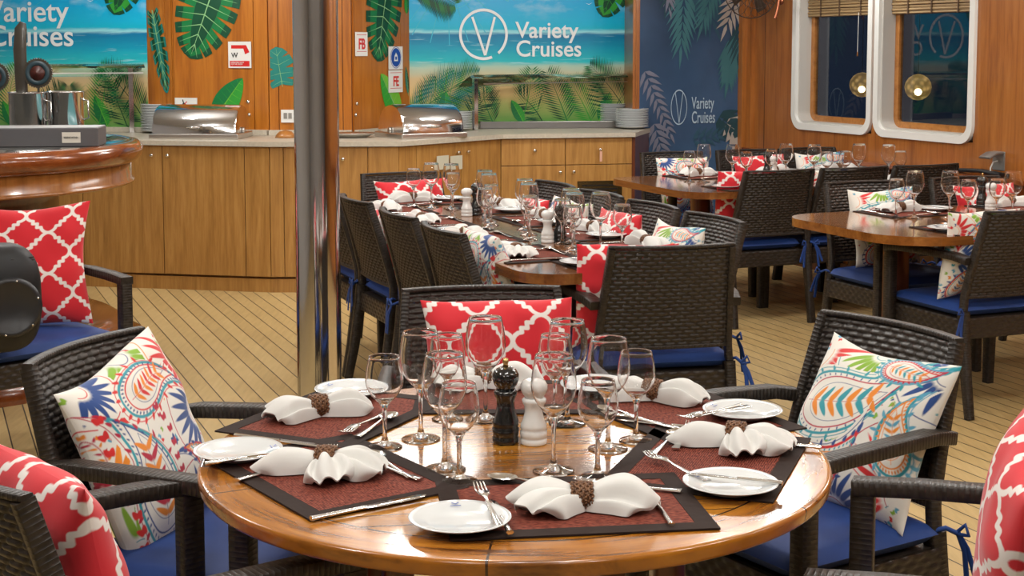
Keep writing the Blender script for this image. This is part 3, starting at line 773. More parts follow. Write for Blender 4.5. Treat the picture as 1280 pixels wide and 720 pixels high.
# sneeze guards
def guard(p,q,label,H=.34,posts=(0,1),yb=.30):
    (ox,oy),ang=board_frame(p,q); L=math.hypot(q[0]-p[0],q[1]-p[1])
    e=thing('sneeze_guard',label,'glass shield',(ox,oy,.951),ang,'glass food shields')
    m=MB(); 
    pr=[(-.22,.0+H-.03),(-.16,H+.015),(-.08,H+.03),(.0,H+.02),(.06,H-.02)]
    n=len(pr)
    m.grid(lambda a,b:( -.06+a*(L+.12), pr[0][0]+(.34)*b, H+.005+.05*math.sin(PI*(.15+b*.85))-.04*b*b+.004),2,10)
    o=m.build('glass_shield',SHIELD,e); s=o.modifiers.new('t','SOLIDIFY'); s.thickness=.006
    for a in posts:
        x=a*L; MB().box(x-.016,-.016,0,x+.016,.016,H+.03).build('post',CHROME,e,bevel=.002)
        MB().tube([(x,-.17,H+.028),(x,.0,H+.028)],.007,8).build('shield_arm',CHROME,e)
    MB().box(-.05,-.20,H-.012,L+.05,-.192,H-.004).build('front_rail',STEEL,e)
    return e
pA=at(594,163,.95); pB=at(761,157,.95)
guard(pA,pB,'curved glass food shield on steel posts before the round emblem print')
pA=at(60,168,.95); pB=at(168,166,.95)
guard(pA,pB,'curved glass food shield on the buffet behind the curved bar',H=.42,posts=(.97,))
# hot wells between posts
a=at(600,161,.95); bq=at(782,160,.95); (ox,oy),ang=board_frame(a,bq); L=math.hypot(bq[0]-a[0],bq[1]-a[1])
e=thing('bain_marie',"steel hot well let into the worktop under the round emblem shield",'hot well',(ox,oy,.951),ang)
m=MB(); m.box(0,.0,0,L,.03,.050); m.box(0,.42,0,L,.45,.06); m.box(0,.03,0,.03,.42,.05); m.box(L-.03,.03,0,L,.42,.05); m.build('well_rim',mat('well_steel',(.22,.21,.20),.3,1),e,bevel=.003)
MB().box(.03,.03,0,L-.03,.42,.004).build('well_base',mat('dark_steel',(.12,.12,.12),.3,1),e)
# wicker tray left on the counter near the print
X,Y=at(130,163,.95)
o=MB(); o.box(-.2,-.12,0,.2,.12,.012); 
for y_ in (-.12,.108): o.box(-.2,y_,.012,.2,y_+.012,.10)
for x_ in (-.2,.188): o.box(x_,-.12,.012,x_+.012,.12,.10)
o=o.build('wooden_crate',TROD,None,(X,Y,.951)); tag(o,'low light wooden crate on the worktop before the bar-side beach print','crate')
X,Y=at(158,160,.95)
e=thing('glass_jar','small white and clear jar beside the left shield post','jar',(X+.0,Y,.951))
MB().lathe([(.0005,0),(.03,0),(.032,.01),(.032,.11),(.026,.13),(.0005,.13)],20).build('jar_body',WHITE,e); MB().lathe([(.028,.13),(.03,.15),(.0005,.155)],20).build('lid',STEEL,e)

# ------------------------------------------------------------------ round bar at the left
BX,BY=-2.80,6.96
e=thing('curved_bar','round mahogany bar with fat rounded edge at the left','bar counter',(BX,BY,0))
m=MB(); prof=[(.0005,1.08),(.955,1.08)]
MB().lathe([(.0005,1.062),(.94,1.062),(.945,1.074),(.93,1.082),(.0005,1.082)],96).build('bar_top',mat('dark_bar_top',(.05,.05,.045),.10,coat=.6),e)
MB().lathe([(.93,1.060),(.935,1.078),(.955,1.084),(.985,1.078),(1.004,1.055),(1.006,1.030),(.998,1.005),(.975,.985),(.955,.978),(.94,.975),(.93,.975)],96).build('edge_moulding',BARW,e)
MB().lathe([(.93,.978),(.948,.975),(.950,.90),(.962,.893),(.966,.885),(.955,.878),(.90,.872)],96).build('apron_band',wood('bar_apron_wood',(.16,.05,.01),(.28,.10,.022),(.36,.15,.035),'Z',.8,.22,.6),e)
MB().lathe([(.90,.874),(.62,.86),(.60,.80),(.60,.20)],64).build('bar_pedestal',MAHOD,e)
MB().lathe([(.60,.22),(.85,.22),(.90,.19),(.90,.13),(1.0,.11),(1.04,.08),(1.04,.0)],96).build('stepped_base',BARW,e)
# things on the bar
zb=1.083
X,Y=at(60,183,zb)
e=thing('napkin_box','grey box with a small white label on the bar','box',(X-.03,Y+.08,zb),.12)
MB().box(-.25,-.12,0,.25,.12,.085).build('box_body',GREYB,e,bevel=.004)
MB().box(-.245,-.115,.0855,.245,.115,.087).build('box_top',mat('pale_card',(.38,.38,.38),.45),e)
MB().box(.09,-.1215,.018,.172,-.1205,.066).build('label_card',mat('cream_label',(.72,.67,.58),.5),e)
text_child('RESERVE WITHIN',.012,e,BLK,(.098,-.1222,.038),sx=.68)
def pot(px,py_,label):
    X,Y=at(px,py_,zb+.0)
    e=thing('steel_bucket',label,'bucket',(X,Y,zb),0,'steel buckets on the bar')
    MB().lathe([(.0005,0),(.084,0),(.087,.006),(.090,.225),(.0945,.230),(.091,.232),(.087,.225),(.084,.008),(.0005,.006)],40).build('bucket_body',CHROME,e)
    MB().tube([(.088,0,.19),(.112,0,.185),(.115,0,.10),(.088,0,.09)],.005,8).build('bucket_handle',CHROME,e)
    return (X,Y)
P1=pot(36,174,'left polished steel bucket behind the grey box'); P2=pot(83,172,'right polished steel bucket behind the grey box')
CARV=mat('carved_dark_wood',(.035,.028,.020),.35,coat=.4); CARR=mat('carved_red_wood',(.05,.010,.007),.4); CARB=mat('carved_teal_wood',(.02,.04,.05),.4)
def rosette(loc,label):
    e=thing('carved_rosette',label,'ornament',loc,0,'carved rosettes in the buckets')
    m=MB(); n=36; vs=[]
    for k in range(2*n):
        a=PI*k/n; r=.075 if k%2 else .069
        vs.append((r*math.cos(a),0,r*math.sin(a)))
    m.add([(x,-.004,z) for x,_,z in vs]+[(x,.004,z) for x,_,z in vs],[tuple(range(2*n-1,-1,-1)),tuple(range(2*n,4*n))]+[(i,(i+1)%(2*n),2*n+(i+1)%(2*n),2*n+i) for i in range(2*n)])
    m.build('rosette_disc',CARV,e)
    R=Matrix.Rotation(PI/2,4,'X')
    MB().lathe([(.060,.004),(.058,.008),(.040,.008),(.038,.004)],28).xf(R).build('rosette_ring',CARB,e)
    MB().lathe([(.036,.004),(.034,.012),(.016,.012),(.013,.018),(.0005,.02)],28).xf(R).build('rosette_boss',CARR,e)
    MB().tube([(0,.004,-.06),(0,.006,-.16)],.006,8).build('rosette_stem',CARV,e)
X,Y=P1
rosette((X+.06,Y-.02,zb+.325),'round carved rosette rising between the two steel buckets')
rosette((X-.16,Y-.0,zb+.305),'round carved rosette cut by the left edge of the photo')
m=MB(); path=[(0,0,.03),(-.004,0,.25),(-.008,0,.44),(.0,0,.54),(.012,0,.572)]
m.sweep(path,.05,.022,0,(0,1,0),.6,ws=[.045,.058,.062,.058,.030],hs=[.02,.022,.022,.02,.012])
o=m.build('wooden_paddle',CARV,None,(X-.03,Y+.02,zb)); tag(o,'tall dark carved wooden handle standing in the left steel bucket','utensil')
X,Y=at(139,176,zb); o=MB().lathe([(.0005,.004),(.07,.006),(.095,.016),(.097,.018),(.09,.012),(.06,0),(.0005,0)],36).build('teal_dish',mat('teal_glaze',(.10,.28,.30),.2,coat=.5),None,(X-.12,Y+.12,zb)); tag(o,'small teal dish beyond the grey box on the bar','dish')

# steel pillar
X=at(395,430,.8)[0]; PYY=4.55; PX=(395.5-640)/F*PYY
e=thing('steel_pillar','polished steel pillar rising from the deck in front of the buffet','pillar',(PX,PYY,0))
MB().lathe([(.0700,0),(.0700,CZ)],64).build('pillar_tube',CHROME,e)
MB().lathe([(.1,0),(.1,.01),(.078,.015),(.076,.03),(.0702,.032)],48).build('base_collar',CHROME,e)

# ------------------------------------------------------------------ chairs
def bowed(s_): return .042*(1-s_*s_)
def back_pt(s_,t_,dy=0):
    hw=.246+(.219-.246)*t_
    y=-.235-.095*max(0,t_)**1.15-bowed(s_)*(.35+.65*max(0,t_))+dy
    z=.500+.360*t_
    return (s_*hw,y,z)
def back_mesh():
    NX=11; SX=10; NR=25; SR=4; nu,nv=NX*SX,NR*SR; rnd=random.Random(4)
    m=MB()
    def fn(sgn):
        def f(a,b):
            s_=(a*2-1)*.975; t_=.005+b*.985
            r=b*NR; row=min(int(r),NR-1); tt_=r-row
            x=a*NX+.5*(row%2)
            dd=abs(x+(.5 if sgn<0 else 0)-round(x+(.5 if sgn<0 else 0))); over=1-2*max(0,1-dd/.17)**.8
            prof=(1-abs(2*tt_-1)**3.0)
            h=(.0048*prof*(.42+.58*over)) - .0016*(1-prof)
            return back_pt(s_,t_,sgn*(.004+h))
        return f
    holes=set()
    for row in range(1,NR):
        for c in range(NX*2):
            if rnd.random()<.5: 
                i=int((c+.5)*SX/2); holes.add((min(nu-1,i),row*SR)); 
    sk=lambda i,j:(i,j) in holes
    m.grid(fn(1),nu,nv,0,True,skip=sk); m.grid(fn(-1),nu,nv,0,False,skip=sk)
    return m.mesh('backrest',WICK)
BACKM=back_mesh()
def frame_mesh():
    m=MB(); pts=[back_pt(-1+2*k/16,1,0) for k in range(17)]; pts=[(x,y,z+.004) for x,y,z in pts]
    m.sweep(pts,.024,.011,0,(0,0,1),.3)
    pts=[back_pt(-1+2*k/16,0,0) for k in range(17)]
    m.sweep(pts,.024,.014,0,(0,0,1),.3)
    for s_ in (-1,1):
        pts=[back_pt(s_*.96,t_,0) for t_ in [-.18]+[k/10 for k in range(11)]]
        m.sweep(pts,.022,.034,0,(0,1,0),.2)
    return m.mesh('back_frame',WRAP)
FRM=frame_mesh()
def leg_rear(s_):
    m=MB(); m.sweep([(s_*.240,-.238,.44),(s_*.243,-.245,.36),(s_*.246,-.275,.15),(s_*.250,-.305,0)],.036,.045,0,(0,1,0),.3,ws=[.036,.036,.034,.032],hs=[.05,.048,.042,.036]); return m.mesh('leg',WRAP)
def leg_front(s_,top,xo):
    m=MB(); m.sweep([(s_*xo,.205,top),(s_*xo,.205,.30),(s_*xo,.21,0)],.040,.044,0,(0,1,0),.16,ws=[.042,.042,.036],hs=[.046,.046,.04]); return m.mesh('leg',WRAP)
def arm_mesh(s_):
    m=MB(); m.sweep([(s_*.244,-.268,.655),(s_*.258,-.20,.668),(s_*.278,-.05,.672),(s_*.280,.10,.668),(s_*.280,.226,.660)],.050,.030,0,(0,0,1),.16); return m.mesh('armrest',WRAP)
def apron_mesh(xo):
    m=MB(); x=xo-.018
    def strip(p,q):
        L=math.hypot(q[0]-p[0],q[1]-p[1]); nu=int(L/.022)*4; nv=5*4
        nx,ny=(q[1]-p[1])/L,-(q[0]-p[0])/L
        def f(a,b):
            r=b*5; row=min(4,int(r)); tt_=r-row; ov=math.cos(2*PI*(a*nu/8+.5*(row%2)))
            h=.004*(1-abs(2*tt_-1)**3)*(.55+.45*ov)
            return (p[0]+(q[0]-p[0])*a+nx*h,p[1]+(q[1]-p[1])*a+ny*h,.325+.085*b)
        m.grid(f,nu,nv,0)
    strip((-x,-.235),(-x,.2)) if False else strip((-x,.20),(-x,-.235)); strip((x,-.235),(x,.20)); strip((x,.215),(-x,.215)); strip((-.235,-.25),(.235,-.25))
    m.box(-x+.01,-.24,.395,x-.01,.205,.41)
    return m.mesh('seat_apron',WICK)
def cushion_mesh(xo):
    m=MB(); a=xo-.012
    def P(s_,t_,top):
        e=1-max(abs(s_),abs(t_))**10
        x=s_*a; y=-.006+t_*.224
        dome=.012*(1-s_*s_)*(1-t_*t_)
        rr=(1-(abs(s_)**14))*(1-abs(t_)**14)
        z=.440+(.030*rr**.5+dome if top else -.026*rr**.5)
        return (x,y,z)
    m.grid(lambda u_,v_:P(u_*2-1,v_*2-1,1),28,28); m.grid(lambda u_,v_:P(u_*2-1,v_*2-1,0),28,28,flip=True)
    return m.mesh('seat_cushion',NAVY)
def tie_mesh(s_):
    m=MB(); x=s_*.262
    m.tube([(s_*.235,-.22,.44),(x,-.25,.452),(x+s_*.012,-.272,.44)],.006,6)
    for dx,dz in ((.035,-.10),(.012,-.13)):
        m.sweep([(x+s_*.012,-.275,.442),(x+s_*(.022+dx*.3),-.285,.442+dz*.35),(x+s_*(.02+dx),-.290,.442+dz)],.014,.003,0,(0,1,0),.3)
    m.tube([(x+s_*.01,-.275,.44),(x+s_*.03,-.28,.462),(x+s_*.04,-.28,.440),(x+s_*.012,-.276,.436)],.005,6)
    return m.mesh('tie',NAVY)
CM={}
def mobj(name,me,par):
    o=bpy.data.objects.new(name,me); COL.objects.link(o); setpar(o,par); return o
def make_chair(arms):
    xo=.280 if arms else .232
    e=thing('wicker_chair','x','chair')
    mobj('backrest',BACKM,e); mobj('back_frame',FRM,e)
    for s_ in (-1,1):
        mobj('leg',leg_rear(s_),e); mobj('leg',leg_front(s_,.655 if arms else .41,xo),e)
        if arms: mobj('armrest',arm_mesh(s_),e)
    mobj('seat_apron',apron_mesh(xo),e); c=mobj('seat_cushion',cushion_mesh(xo-.008),e)
    for s_ in (-1,1): mobj('tie',tie_mesh(s_),c)
    return e
ARMC=Proto(lambda:make_chair(True)); SIDEC=Proto(lambda:make_chair(False))
CH={}
def chair(key,x,y,face,label,group,arms=True):
    """face: plan direction the sitter looks"""
    rz=math.atan2(face[1],face[0])-PI/2
    c=(ARMC if arms else SIDEC).put((x,y,0),rz,label,group); CH[key]=(x,y,rz); return c
def from_back(cx,cy,face,d=.33):
    n=Vector(face).normalized(); return cx+n.x*d, cy+n.y*d
RG='wicker armchairs around the round table'
n=(.95,-.31); x,y=from_back(-.950,3.225,n); chair('c1',x,y,n,'wicker armchair left of the round table holding the paisley pillow',RG)
n=(.755,.656); x,y=from_back(-.865,2.285,n); chair('c2',x,y,n,'wicker armchair at the bottom left corner, seen from behind',RG)
n=(.118,-1); x,y=from_back(-.083,3.99,n,.32); chair('c3',x,y,n,'wicker armchair on the far side of the round table facing the camera',RG)
n=(-.84,-.54); x,y=from_back(.904,3.472,n); chair('c4',x,y,n,'wicker armchair right of the round table holding the paisley pillow',RG)
n=(-.935,.355); x,y=.792,2.505; chair('c5',x,y,n,'wicker armchair at the bottom right corner with red pillow',RG)
n=(.70,-.71); chair('s',-1.80,5.38,n,'wicker armchair under the edge of the curved bar','armchair by the curved bar')
LG_='chairs at the long table'
for k,(u_,nm) in enumerate(((5.07,'nearest of the left row along the long table, paisley pillow'),(5.61,'second nearest of the left row along the long table'),(6.22,'third nearest of the left row along the long table'),(6.76,'farthest of the left row, half behind the steel pillar'))):
    x,y=W(u_,1.80+.33); chair('l%d'%k,x,y,V,'wicker side chair '+nm,LG_,False)
for k,(u_,nm) in enumerate(((4.985,'nearest of the right row along the long table'),(5.50,'second nearest of the right row along the long table'),(6.015,'third nearest of the right row along the long table'),(6.53,'farthest of the right row along the long table'))):
    x,y=W(u_,2.90-.33); chair('r%d'%k,x,y,(-V[0],-V[1]),'wicker side chair '+nm,LG_,False)
n=(-.19,.98); x,y=from_back(.541,4.90,n,.33); chair('near',x,y,n,'large wicker armchair seen from behind at the near end of the long table',LG_)
n=(U[0]*-1,U[1]*-1); x,y=W(7.40-.33,2.39); chair('far',x,y,n,'wicker armchair at the far end of the long table before the oak cabinet',LG_)
G1='chairs at the near window table'
nu_=(-U[0],-U[1])
x,y=W(6.03-.33,4.35); chair('w1',x,y,nu_,'wicker armchair with paisley pillow behind the near window table',G1)
x,y=W(6.05-.33,5.00); chair('w2',x,y,nu_,'wicker armchair with red pillow behind the near window table',G1)
x,y=W(4.735+.33,4.24); chair('v1',x,y,U,'wicker armchair seen from behind at the right edge of the photo',G1)
G2='chairs at the far window table'
for k,(vv,nm) in enumerate(((4.36,'leftmost of three seen from behind at the far window table'),(4.85,'middle of three seen from behind at the far window table'),(5.34,'rightmost of three seen from behind at the far window table'))):
    x,y=W(6.80+.33,vv); chair('x%d'%k,x,y,U,'wicker side chair '+nm,G2,False)
x,y=W(8.23-.33,4.47); chair('f1',x,y,nu_,'wicker armchair with paisley pillow facing the camera by the blue wall',G2)
x,y=W(8.23-.33,5.02); chair('f2',x,y,nu_,'wicker side chair with red pillow facing the camera before the mahogany corner',G2,False)
x,y=W(8.23-.33,5.49); chair('f3',x,y,nu_,'wicker side chair with paisley pillow facing the camera under the window ledge',G2,False)

# ------------------------------------------------------------------ pillows
def seg_d(px,pz,pts,closed=False):
    d=np.full(px.shape,9.0); n=len(pts)
    for i in range(n if closed else n-1):
        ax,az=pts[i]; bx,bz=pts[(i+1)%n]; dx,dz=bx-ax,bz-az; l2=dx*dx+dz*dz+1e-12
        t_=np.clip(((px-ax)*dx+(pz-az)*dz)/l2,0,1)
        d=np.minimum(d,np.hypot(px-ax-t_*dx,pz-az-t_*dz))
    return d
def red_pattern(a,b,W_,H_):
    qx=a*W_/.168+.13; qz=b*H_/.156+.2
    fx=np.abs(qx-np.round(qx)); fz=np.abs(qz-np.round(qz))
    pts=[(.5,0),(.487,.055),(.455,.105),(.405,.145),(.345,.160),(.345,.240),(.250,.240),(.250,.345),(.165,.345),(.150,.400),(.112,.448),(.058,.485),(0,.5)]
    d=seg_d(fx,fz,pts)
    k=np.clip((.044-d)/.014,0,1)[...,None]
    red=np.array([.58,.012,.022]); wh=np.array([.80,.74,.70])
    return red*(1-k)+wh*k
PC={'teal':(.03,.30,.36),'navy':(.02,.06,.22),'red':(.62,.02,.02),'or':(.78,.24,.02),'gr':(.22,.40,.03),'cr':(.45,.01,.04),'sky':(.10,.35,.50),'yel':(.80,.42,.05)}
def paisley_pattern(a,b,seed):
    rnd=random.Random(seed); img=np.ones(a.shape+(3,))*np.array([.80,.77,.70])
    def paint(mask,c): 
        k=np.clip(mask,0,1)[...,None]; img[:]=img*(1-k)+np.array(PC[c])*k
    soft=.0045
    def line(pts,w,c,closed=False): paint((w-seg_d(a,b,pts,closed))/soft,c)
    def blob(x,z,L,w,an,c):
        ca,sa=math.cos(an),math.sin(an); dx=a-x; dz=b-z; p=(dx*ca+dz*sa)/L; q_=(-dx*sa+dz*ca)/w
        sel=p*p+q_*q_*np.clip(1.0+.9*p,.25,3); paint((1-np.sqrt(sel))*w/soft,c)
    def fill(pts):
        ins=np.zeros(a.shape,bool); n_=len(pts)
        for i in range(n_):
            (x1,z1),(x2,z2)=pts[i],pts[(i+1)%n_]
            if abs(z1-z2)<1e-9: continue
            ins^=((z1>b)!=(z2>b))&(a<(x2-x1)*(b-z1)/(z2-z1)+x1)
        img[ins]=np.array([.80,.77,.70])
    def pais(x,z,S,an,c1,c2,c3,c4,flip=1):
        def curve(k,sc_):
            out=[]
            for i in range(44):
                t_=2*PI*i/44; r=math.sin(t_/2)
                px_=math.cos(t_)*.5*sc_; pz_=math.sin(t_)*.30*sc_*math.sin(t_/2)**1.1
                # bend the tail
                bend=flip*.32*max(0,px_/.5)**2.2*sc_
                out.append((px_,pz_+bend))
            ca,sa=math.cos(an),math.sin(an)
            return [(x+S*(p*ca-q_*sa),z+S*(p*sa+q_*ca)) for p,q_ in out]
        o1=curve(0,1.0); o2=curve(0,.82); o3=curve(0,.62)
        fill(curve(0,1.22)); line(curve(0,1.13),.0050,c4,True); line(o1,.0105,c1,True); line(o2,.0065,c2,True); line(o3,.0040,c3,True)
        # ticks between outlines, fringe outside
        for i in range(0,44,1):
            p=Vector(o1[i]); q_=Vector(o2[i]); m_=(p+q_)/2; dv=(p-q_); 
            if dv.length<.01*S: continue
            blob(m_.x,m_.y,.015,.0070,math.atan2(dv.y,dv.x),c3)
            if i%2==0:
                o_=p+dv.normalized()*.030; blob(o_.x,o_.y,.026,.0115,math.atan2(dv.y,dv.x),c4)
        # spine with leaf pairs
        ca,sa=math.cos(an),math.sin(an); sp=[]
        for k in range(9):
            t_=-.36+.62*k/8; bend=flip*.32*max(0,t_/.5)**2.2
            sp.append((x+S*(t_*ca-bend*sa),z+S*(t_*sa+bend*ca)))
        line(sp,.004,c2)
        for k,(px_,pz_) in enumerate(sp[1:8]):
            for s_ in (1,-1):
                an2=an+s_*.95; blob(px_+.026*S/.4*math.cos(an2),pz_+.026*S/.4*math.sin(an2),.030*S/.4,.0095*S/.4,an2,(c4 if k%2 else 'or'))
    def fan(x,z,R,a0,a1,n_,c,c2=None,r0=.35):
        fill([(x,z)]+[(x+R*1.15*math.cos(a0+(a1-a0)*k/20),z+R*1.15*math.sin(a0+(a1-a0)*k/20)) for k in range(21)])
        for k in range(n_):
            an=a0+(a1-a0)*(k+.5)/n_
            blob(x+R*.65*math.cos(an),z+R*.65*math.sin(an),R*.38,min(.019,R*.8*(a1-a0)/n_/2),an,c)
        if c2:
            line([(x+R*1.08*math.cos(a0+(a1-a0)*k/14),z+R*1.08*math.sin(a0+(a1-a0)*k/14)) for k in range(15)],.0055,c2)
            line([(x+R*.24*math.cos(a0+(a1-a0)*k/14),z+R*.24*math.sin(a0+(a1-a0)*k/14)) for k in range(15)],.005,c2)
    def vine(pts,c,cl,S_=.022):
        line(pts,.0045,c)
        for k in range(1,len(pts)-1):
            d_=Vector(pts[k+1])-Vector(pts[k-1]); an=math.atan2(d_.y,d_.x)
            for s_ in (1,-1): blob(pts[k][0]+S_*math.cos(an+s_*.9),pts[k][1]+S_*math.sin(an+s_*.9),S_*.85,S_*.36,an+s_*.9,cl if k%2 else c)
    def heart(x,z,r,c,an):
        for s_ in (1,-1): blob(x+r*.5*math.cos(an+s_*.8),z+r*.5*math.sin(an+s_*.8),r*.75,r*.5,an+s_*.55,c)
    cs=['red','teal','navy','or','gr','cr','sky']
    for k in range(120): heart(rnd.random(),rnd.random(),rnd.uniform(.016,.028),rnd.choice(cs),rnd.uniform(0,6.3))
    for k in range(9):
        x0,z0,a0=rnd.random(),rnd.random(),rnd.uniform(0,6.3); pts=[]
        for q in range(11):
            pts.append((x0,z0)); a0+=rnd.uniform(.05,.28); x0+=.036*math.cos(a0); z0+=.036*math.sin(a0)
        vine(pts,rnd.choice(['teal','gr','cr','navy']),rnd.choice(['or','red','navy','gr']))
    if seed%2==0:
        fan(.02,.78,.36,-.9,.9,7,'red','teal'); fan(.56,1.02,.30,-2.9,-.3,9,'gr','navy'); fan(.97,.80,.26,2.0,4.6,8,'red','or'); fan(.02,.45,.24,-1.2,1.2,8,'or','navy'); fan(.12,.98,.22,-2.2,.2,8,'navy','red')
        fan(.92,.50,.30,1.9,4.2,9,'navy','cr'); fan(.62,-.02,.30,.2,2.9,9,'navy','cr'); fan(.05,.10,.26,-.5,1.8,8,'gr','teal')
        pais(.80,.22,.46,1.9,'cr','teal','or','navy',1)
        pais(.58,.80,.56,.10,'teal','red','navy','red',-1)
        pais(.30,.40,.74,1.45,'teal','navy','navy','cr',1)
        for k in range(9): heart(.07+.015*math.sin(k),.10+.085*k,.036,'red',1.6+.3*math.sin(k*2)); heart(.53+.02*math.sin(k*1.3),.10+.07*k,.030,'cr',1.6)
    else:
        fan(.02,.86,.42,-1.3,.5,8,'red','or'); fan(.50,1.02,.30,-2.7,-.5,8,'gr','teal'); fan(.02,.26,.34,-.8,1.3,8,'gr','navy')
        fan(.98,.92,.26,2.2,4.8,8,'navy','navy'); fan(.97,.18,.40,1.7,3.9,9,'red','cr'); fan(.50,-.02,.30,.3,2.9,9,'navy','red')
        pais(.46,.62,.88,.18,'teal','cr','navy','teal',1)
        pais(.40,.20,.62,.30,'red','or','teal','navy',1)
        pais(.84,.50,.46,1.9,'teal','or','or','sky',-1)
        pais(.76,.88,.40,-.2,'sky','red','cr','teal',1)
    return img
PMAT={}
def pillow_mat(nm):
    m=mat(nm,(.8,.8,.8),.85,sheen=.25); t=NT(m)
    at_=t.n('ShaderNodeAttribute',attribute_name='print'); t.col(at_.outputs['Color'])
    t.bump(t.noise(t.coord('Object'),420,2),.15,.0007); return m
PILR=pillow_mat('red_trellis_cloth'); PILP=pillow_mat('paisley_cloth')
def pillow_mesh(kind,seed,N,Wd=.43,Hd=.43,T=.075):
    rnd=random.Random(seed*7+1)
    ph=[rnd.uniform(0,6.3) for _ in range(8)]
    g=np.linspace(-1,1,N+1); S,Tt=np.meshgrid(g,g)
    def surf(sgn):
        prof=np.maximum(0,(1-np.abs(S)**2.3)*(1-np.abs(Tt)**2.3))**.55
        wr=.0045*(np.sin(9*S+3*Tt+ph[0])*np.exp(-((np.abs(Tt)-.75)/.3)**2)+np.sin(10*Tt-2*S+ph[1])*np.exp(-((np.abs(S)-.75)/.3)**2))+.006*np.sin(2.4*S+ph[2])*np.sin(2.1*Tt+ph[3])
        th=sgn*(T*prof)+wr*prof*1.2*sgn
        pin=1-.085*(1-np.abs(Tt)**2)*np.abs(S)**3; pin2=1-.085*(1-np.abs(S)**2)*np.abs(Tt)**3
        x=Wd/2*S*pin; z=Hd/2*Tt*pin2
        x=x+.006*np.sin(3*Tt+ph[4]); z=z+.006*np.sin(3*S+ph[5])
        return np.stack([x,-th,z+Hd/2],-1)
    A=surf(1).reshape(-1,3); B=surf(-1).reshape(-1,3); n=N+1
    idx=np.arange(n*n).reshape(n,n)
    q=np.stack([idx[:-1,:-1],idx[:-1,1:],idx[1:,1:],idx[1:,:-1]],-1).reshape(-1,4)
    faces=np.concatenate([q,q[:,::-1]+n*n]); v=np.concatenate([A,B])
    me=bpy.data.meshes.new('pillow_'+kind)
    me.vertices.add(len(v)); me.vertices.foreach_set('co',v.ravel())
    me.loops.add(len(faces)*4); me.loops.foreach_set('vertex_index',faces.ravel().astype(np.int32))
    me.polygons.add(len(faces)); me.polygons.foreach_set('loop_start',np.arange(len(faces),dtype=np.int32)*4)
    me.polygons.foreach_set('use_smooth',np.ones(len(faces),dtype=bool)); me.update(calc_edges=True)
    a=(S+1)/2; b=(Tt+1)/2
    c=red_pattern(a,b,Wd,Hd) if kind=='red' else paisley_pattern(a,b,seed)
    c=c.reshape(-1,3); c=np.concatenate([c,c]); c=np.concatenate([c,np.ones((len(c),1))],1)
    ca=me.color_attributes.new('print','FLOAT_COLOR','POINT'); ca.data.foreach_set('color',c.ravel().astype(np.float32))
    me.materials.append(PILR if kind=='red' else PILP); return me
PM={'redS':pillow_mesh('red',6,340,.46,.47),'redH':pillow_mesh('red',1,400,.41,.41),'red':pillow_mesh('red',3,200,.38,.38,.065),'pA':pillow_mesh('paisley',2,300,.41,.43),'pB':pillow_mesh('paisley',5,300,.40,.40),
    'p2':pillow_mesh('paisley',4,150,.38,.38,.065),'p3':pillow_mesh('paisley',7,150,.38,.38,.065)}
def pillow(mk,ck,label,dx=0,dy=0,dz=0,lean=14,roll=0,turn=0):
    x,y,rz=CH[ck]; o=bpy.data.objects.new('throw_pillow',PM[mk]); COL.objects.link(o)
    # pillow front (-y of mesh) must face the sitter's direction (+y of chair)
    T_=Matrix.Translation((x,y,0))@Matrix.Rotation(rz,4,'Z')@Matrix.Translation((dx,-.105+dy,.478+dz))@Matrix.Rotation(math.radians(turn),4,'Z')@Matrix.Rotation(math.radians(lean),4,'X')@Matrix.Rotation(PI,4,'Z')
    T_=T_@Matrix.Translation((0,0,.21))@Matrix.Rotation(math.radians(roll),4,'Y')@Matrix.Translation((0,0,-.21))
    o.matrix_world=T_
    return tag(o,label,'pillow','red trellis pillows' if mk.startswith('red') else 'paisley print pillows')
pillow('pA','c1','paisley pillow on the armchair left of the round table',roll=-10,lean=20,dz=-.03,dy=-.015)
pillow('pB','c4','paisley pillow on the armchair right of the round table',roll=2,lean=24,dz=-.02,dy=-.01,dx=-.06)
pillow('redH','c2','red trellis pillow at the bottom left corner of the photo',lean=13,dz=-.03,dx=-.04,dy=-.02)
pillow('redH','c3','red trellis pillow on the chair beyond the round table',lean=14,dz=-.01,dx=-.03)
pillow('redH','c5','red trellis pillow at the bottom right corner of the photo',lean=6,dz=.0,dy=.03,roll=14)
pillow('redS','s','red trellis pillow on the chair under the curved bar',lean=9,turn=-30,dx=-.02,dy=.05)
pillow('p2','l0','paisley pillow on the nearest left-row chair of the long table',lean=12)
pillow('red','l1','red pillow on the second nearest left-row chair of the long table',lean=18,dz=-.03)
pillow('red','l2','red pillow on the third nearest left-row chair of the long table',lean=18,dz=-.03)
pillow('red','l3','red pillow on the farthest left-row chair by the steel pillar',lean=18,dz=-.03)
pillow('p3','r0','paisley pillow on the nearest right-row chair of the long table',lean=12)
pillow('red','r1','red pillow on the second nearest right-row chair of the long table',lean=12)
pillow('p2','r2','paisley pillow on the third nearest right-row chair of the long table',lean=12)
pillow('red','r3','red pillow on the farthest right-row chair of the long table',lean=18,dz=-.03)
pillow('red','near','red pillow peeking out beside the big chair at the near end of the long table',lean=8,dx=-.10,dy=.02)
pillow('red','far','red pillow on the chair at the far end of the long table',lean=14)
pillow('p3','w1','paisley pillow behind the near window table',lean=12)
pillow('red','w2','red pillow behind the near window table',lean=12)
pillow('p2','v1','paisley pillow on the armchair at the right edge of the photo',lean=8,dx=-.08)
pillow('red','x0','red pillow on the leftmost chair seen from behind at the far window table',lean=8,dx=-.08,dy=.03)
pillow('p2','x1','paisley pillow on the middle chair seen from behind at the far window table',lean=8,dx=-.05)
pillow('p2','f1','paisley pillow on the armchair by the blue wall',lean=12)
pillow('red','f2','red pillow before the mahogany corner at the far window table',lean=12)
pillow('p3','f3','paisley pillow under the window ledge at the far window table',lean=12)
